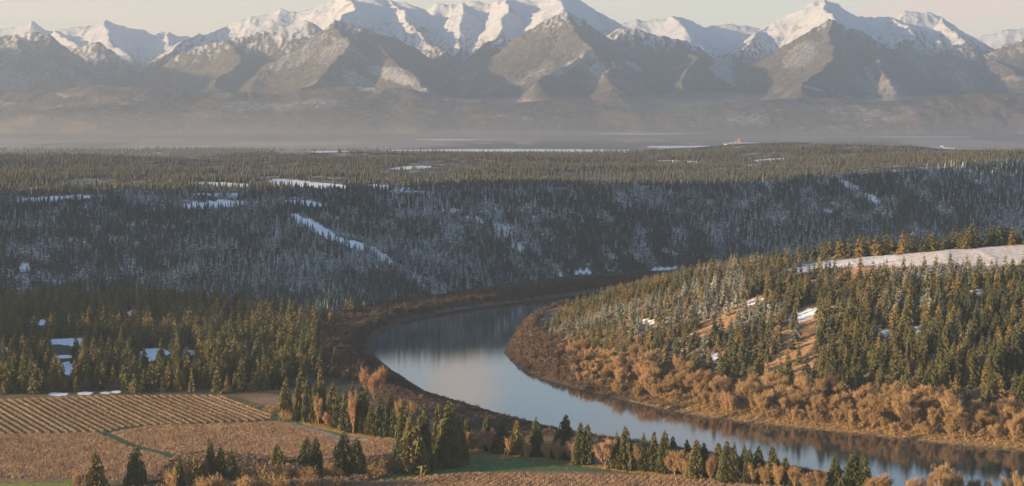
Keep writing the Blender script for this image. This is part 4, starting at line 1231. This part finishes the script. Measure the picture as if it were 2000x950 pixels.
# ------------------------------------------------------------------ bushes
bsh = []
for k in range(7):
    V, Fc = bush_twigs(r, 1100, .8, .017, lobes=7); V[:, :2] *= .5 / np.percentile(np.abs(V[:, 0]), 97)
    bsh.append(mesh_obj('bush', V, Fc, M_BUSH, link=False))
BUSH = [(478, 785, 793, 14, 'small tan bush, first of the hedge bushes at the vine field corner'), (492, 786, 796, 14, 'small golden bush, second at the vine field corner'), (501, 790, 798, 12, 'pale low bush between the small pair and the big golden bushes'),
 (521, 788, 806, 18, 'big round golden bush on the grass edge by the vines'), (534, 790, 810, 18, 'square topped golden bush right of the big round one'), (556, 796, 822, 26, 'orange bush at the bend of the grass edge, right before the conifers'),
 (152, 915, 955, 22, 'golden bush at the left foot of the leftmost conifer'), (370, 878, 942, 50, 'large bright golden bush left of three slim conifers'), (352, 902, 950, 34, 'low golden bush below the thin olive conifer'), (335, 912, 955, 26, 'shaded bush left of the golden scrub'),
 (392, 886, 940, 34, 'golden bush touching the tallest of three slim conifers'), (470, 895, 940, 34, 'tan bush right of three slim conifers'), (505, 898, 940, 40, 'broad tan bush left of the small lone conifer'), (545, 900, 938, 40, 'tan scrub bush below the small lone conifer'),
 (580, 904, 936, 34, 'yellowish bush left of the broad dark conifer pair'), (600, 906, 938, 34, 'yellowish bush in front of the broad dark conifer pair'), (645, 892, 932, 26, 'grey tan bush between the two dark conifer pairs'), (655, 910, 934, 26, 'pink tan bush at the left foot of the field corner pair'),
 (722, 896, 928, 26, 'grey brown bush right of the field corner pair'), (740, 888, 926, 36, 'golden brown bush between the corner pair and the big clump'), (760, 880, 922, 34, 'tall golden bush left of the big dark clump'), (735, 906, 930, 34, 'low orange bush right of the field corner pair'), (852, 872, 908, 20, 'lit golden bush in the gap between the two big conifers'),
 (430, 918, 960, 40, 'grey brown bush in front of three slim conifers'), (480, 920, 962, 50, 'shaded grey bush before the tan scrub'), (540, 918, 962, 50, 'shaded grey bush under the small lone conifer'), (400, 925, 962, 34, 'pinkish bush at the near edge of the scrub'), (600, 922, 960, 44, 'dull bush before the yellowish pair'), (650, 926, 958, 36, 'dull bush at the near field corner')]
for (px, top, base, wpx, lab) in BUSH:
    x, y, z = ray(px, base); sc = F / (y * CP - (z - CAMZ) * SP)
    o_ = bsh[int(r.integers(0, len(bsh)))].copy(); o_.name = 'bush'; COL.objects.link(o_)
    o_.location = (x, y, z - .1); h = (base - top) / sc; w = wpx / sc
    o_.scale = (w, w, h); o_.rotation_euler = (0, 0, float(r.uniform(0, 6.28)))
    tag(o_, lab, 'bush', 'bushes of the near fields')

# ------------------------------------------------------------------ fields
def field_points(poly, s, zlo=.0):
    xs, ys_ = at(np.array([p[0] for p in poly]), np.array([p[1] for p in poly]), 9.0)
    X, Y = jitter(xs.min(), xs.max(), ys_.min(), ys_.max(), s, r)
    Z = gz(X, Y); PX, PY = proj(X, Y, Z)
    m = inpoly(PX, PY, poly)
    return X[m], Y[m], Z[m], PX[m], PY[m]

def stalks(rr, n=9, tw=.18):
    P = np.c_[rr.uniform(-.5, .5, (n, 2)), np.zeros(n)]
    D = np.c_[rr.normal(size=(n, 2)) * .22, np.ones(n)]
    V, Fc = tris_from(P, D, rr.uniform(.55, 1.0, n), rr.uniform(.6, 1.4, n) * tw, rr)
    return V, Fc
stk = [stalks(r, 18, .12) for _ in range(8)]
for poly, nm, s, h0, h1, lb in ((FIELD_BROWN, 'brown_stalk_field', 1.25, 1.2, 2.3, 'brown dried stalks filling the field left of the grass track'),
                                (FIELD_TAN, 'tan_stalk_field', 1.3, .9, 1.8, 'tan dried stalks filling the field right of the grass track'),
                                (FIELD_FRONT, 'front_stalk_field', 1.1, 1.3, 2.4, 'rows of dry orange brown stalks in front of the green field')):
    X, Y, Z, PX, PY = field_points(poly, s)
    no_grass = ~(inpoly(PX, PY, GRASS_TRACK) | inpoly(PX, PY, TRACK) | inpoly(PX, PY, FIELD_GREEN))
    if nm == 'front_stalk_field':
        row = np.sin((X * .9 - Y * .32) * 2 * np.pi / 3.2); no_grass &= row > -.45
    X, Y, Z = keep(no_grass, X, Y, Z)
    hg = r.uniform(h0, h1, len(X)) * (.75 + .5 * fbm(X / 14, Y / 14, 351, 3))
    print(nm, len(X))
    o = scatter_mesh(nm, stk, X, Y, Z - .05, hg, np.full(len(X), 1.5), M_STALK, np.zeros(len(X)), np.clip(fbm(X / 9, Y / 9, 361, 3) * 1.6 - .3, 0, 1), r)
    tag(o, lb, kind='stuff')
# dry grass beside the track and under the near trees
GP = [(560, 812), (700, 842), (790, 862), (920, 884), (1100, 900), (1250, 920), (1500, 948), (1500, 953), (1250, 926), (1100, 906), (920, 890), (790, 870), (690, 852), (600, 832)]
X, Y, Z, PX, PY = field_points(GP, .9)
hg = r.uniform(.4, 1.2, len(X))
o = scatter_mesh('dry_grass', stk, X, Y, Z, hg, np.full(len(X), 1.4), M_LITTER, np.zeros(len(X)), r.random(len(X)), r)
tag(o, 'yellow dry grass along the field margin under the trees', kind='stuff')
SC = [(300, 925), (340, 895), (420, 885), (520, 895), (640, 905), (760, 890), (780, 925), (690, 950), (640, 965), (240, 965)]
X, Y, Z, PX, PY = field_points(SC, 2.0)
hg = r.uniform(1.0, 2.8, len(X))
o = scatter_mesh('scrub_growth', [bush_twigs(r, 40, .7, .12) for _ in range(6)], X, Y, Z - .1, hg, hg * 1.2, M_TANGLE, np.zeros(len(X)), r.random(len(X)), r)
tag(o, 'tangled dry scrub between the tan field and the near edge', kind='stuff')

# vine rows: one object per row
x0, y0 = at(20, 784, 10); x1, y1 = at(122, 842, 10)
dv = np.array([x1 - x0, y1 - y0]); dv /= np.linalg.norm(dv)
nv = np.array([-dv[1], dv[0]])
vx = np.array([at(p[0], p[1], 10) for p in FIELD_VINES])
sproj = vx @ nv; tproj = vx @ dv
tx0, ty0 = at(20, 784, 10); tx1, ty1 = at(36.2, 783.6, 10)
gap = abs(np.dot([tx1 - tx0, ty1 - ty0], nv))
rows_made = 0
for s_ in np.arange(sproj.min() + 1, sproj.max(), gap):
    tt = np.arange(tproj.min(), tproj.max(), .6)
    X = nv[0] * s_ + dv[0] * tt; Y = nv[1] * s_ + dv[1] * tt
    Z = gz(X, Y); PX, PY = proj(X, Y, Z)
    m = inpoly(PX, PY, FIELD_VINES) & (PX > -25)
    if m.sum() < 8: continue
    tt = tt[m]
    n = len(tt) * 14
    ti = r.choice(tt, n) + r.uniform(-.3, .3, n)
    off = r.normal(size=n) * .42
    X = nv[0] * (s_ + off) + dv[0] * ti; Y = nv[1] * (s_ + off) + dv[1] * ti
    zz = r.uniform(.1, 1.5, n)
    P = np.c_[X, Y, gz(X, Y) + zz]
    org = P[0].copy(); org[2] = gz(P[:1, 0], P[:1, 1])[0]
    V, Fc = tris_from(P - org, np.c_[nv[0] * off, nv[1] * off, np.ones(n) * .7] + r.normal(size=(n, 3)) * .5, r.uniform(.4, .9, n), r.uniform(.12, .3, n), r)
    o = mesh_obj('vine_row', V, Fc, M_VINE); o.location = org
    tag(o, 'long row of dry brown vines in the striped field below the dark forest', 'vine row', 'rows of vines in the striped field')
    rows_made += 1
print('vine rows', rows_made, 'gap', gap)

# ------------------------------------------------------------------ buildings far out on the plain
def boxv(x0, x1, y0, y1, z0, z1):
    V = np.array([[x, y, z] for z in (z0, z1) for (x, y) in ((x0, y0), (x1, y0), (x1, y1), (x0, y1))], float)
    return V, np.array([[3, 2, 1, 0], [4, 5, 6, 7], [0, 1, 5, 4], [1, 2, 6, 5], [2, 3, 7, 6], [3, 0, 4, 7]])
def gable(x0, x1, y0, y1, z0, h, ov=.6):
    ym = (y0 + y1) / 2
    V = np.array([[x0 - ov, y0 - ov, z0], [x1 + ov, y0 - ov, z0], [x1 + ov, y1 + ov, z0], [x0 - ov, y1 + ov, z0], [x0 - ov, ym, z0 + h], [x1 + ov, ym, z0 + h]], float)
    return V, np.array([[0, 1, 5, 5], [2, 3, 4, 4], [0, 4, 3, 3], [1, 2, 5, 5], [0, 3, 2, 1], [0, 5, 4, 4]])
def gable_obj(name, a, mat, par):
    V, Fq = gable(*a)
    T = []
    for q in ([0, 1, 5], [0, 5, 4], [2, 3, 4], [2, 4, 5], [0, 4, 3], [1, 2, 5], [0, 3, 2], [0, 2, 1]): T.append(q)
    return mesh_obj(name, V, np.array(T), mat, parent=par)
def plaster(name, c):
    t = NT(name, .9); n = t.noise(.4, 4)
    return t.color(t.mix(t.ramp(n, .3, .7), tuple(v * .8 for v in c), tuple(min(1, v * 1.15) for v in c)))
M_RUST = plaster('orange_siding', (.44, .22, .11)); M_RUSTROOF = plaster('rusty_roof', (.36, .17, .09)); M_WHITE = plaster('white_siding', (.75, .73, .70)); M_ROOF = plaster('grey_roof', (.45, .44, .45))
M_DARK = plaster('dark_opening', (.05, .045, .04))
x, y, z = ray(1440, 280.5)
u = .78 * y / F
e = bpy.data.objects.new('grain_mill', None); COL.objects.link(e); e.location = (x, y, z - 1)
tag(e, 'distant orange mill building with a taller tower at its right end', 'mill')
V, Fq = boxv(-8 * u, 3 * u, -6, 6, 0, 5 * u); mesh_obj('wall', V, Fq, M_RUST, parent=e)
gable_obj('roof', (-8 * u, 3 * u, -6, 6, 5 * u, 2.4 * u), M_RUSTROOF, e)
V, Fq = boxv(3.02 * u, 6.8 * u, -5, 5, 0, 12 * u); tw_ = mesh_obj('tower', V, Fq, M_RUST, parent=e)
gable_obj('tower_roof', (3.02 * u, 6.8 * u, -5, 5, 12 * u, 2.4 * u), M_RUSTROOF, tw_)
V, Fq = boxv(-4 * u, -2 * u, -6.3, -5.9, .1, 2.6 * u); mesh_obj('door', V, Fq, M_DARK, parent=e)
for (px, py, lab) in ((1190, 233.5, 'tiny white house on the low ridge below the central peaks'), (914, 259.5, 'tiny white house alone on the hazy plain left of centre'), (1489, 258.5, 'small white shed up and right of the orange mill'),
                      (1683, 262, 'tiny white house at the foot of the right-hand foothills'), (1417, 283.5, 'pale barn just left of the orange mill'), (1840, 287, 'pale shed by the snow strip behind the right plateau edge'), (1604, 260, 'tiny pale house between the mill and the right foothills')):
    x, y, z = ray(px, py)
    u = y / F
    h = bpy.data.objects.new('farm_house', None); COL.objects.link(h); h.location = (x, y, z - .5)
    tag(h, lab, 'house')
    V, Fq = boxv(-3 * u, 3 * u, -6, 6, 0, 1.6 * u); mesh_obj('wall', V, Fq, M_WHITE, parent=h)
    gable_obj('roof', (-3 * u, 3 * u, -6, 6, 1.6 * u, 1.3 * u), M_ROOF, h)

print('done')
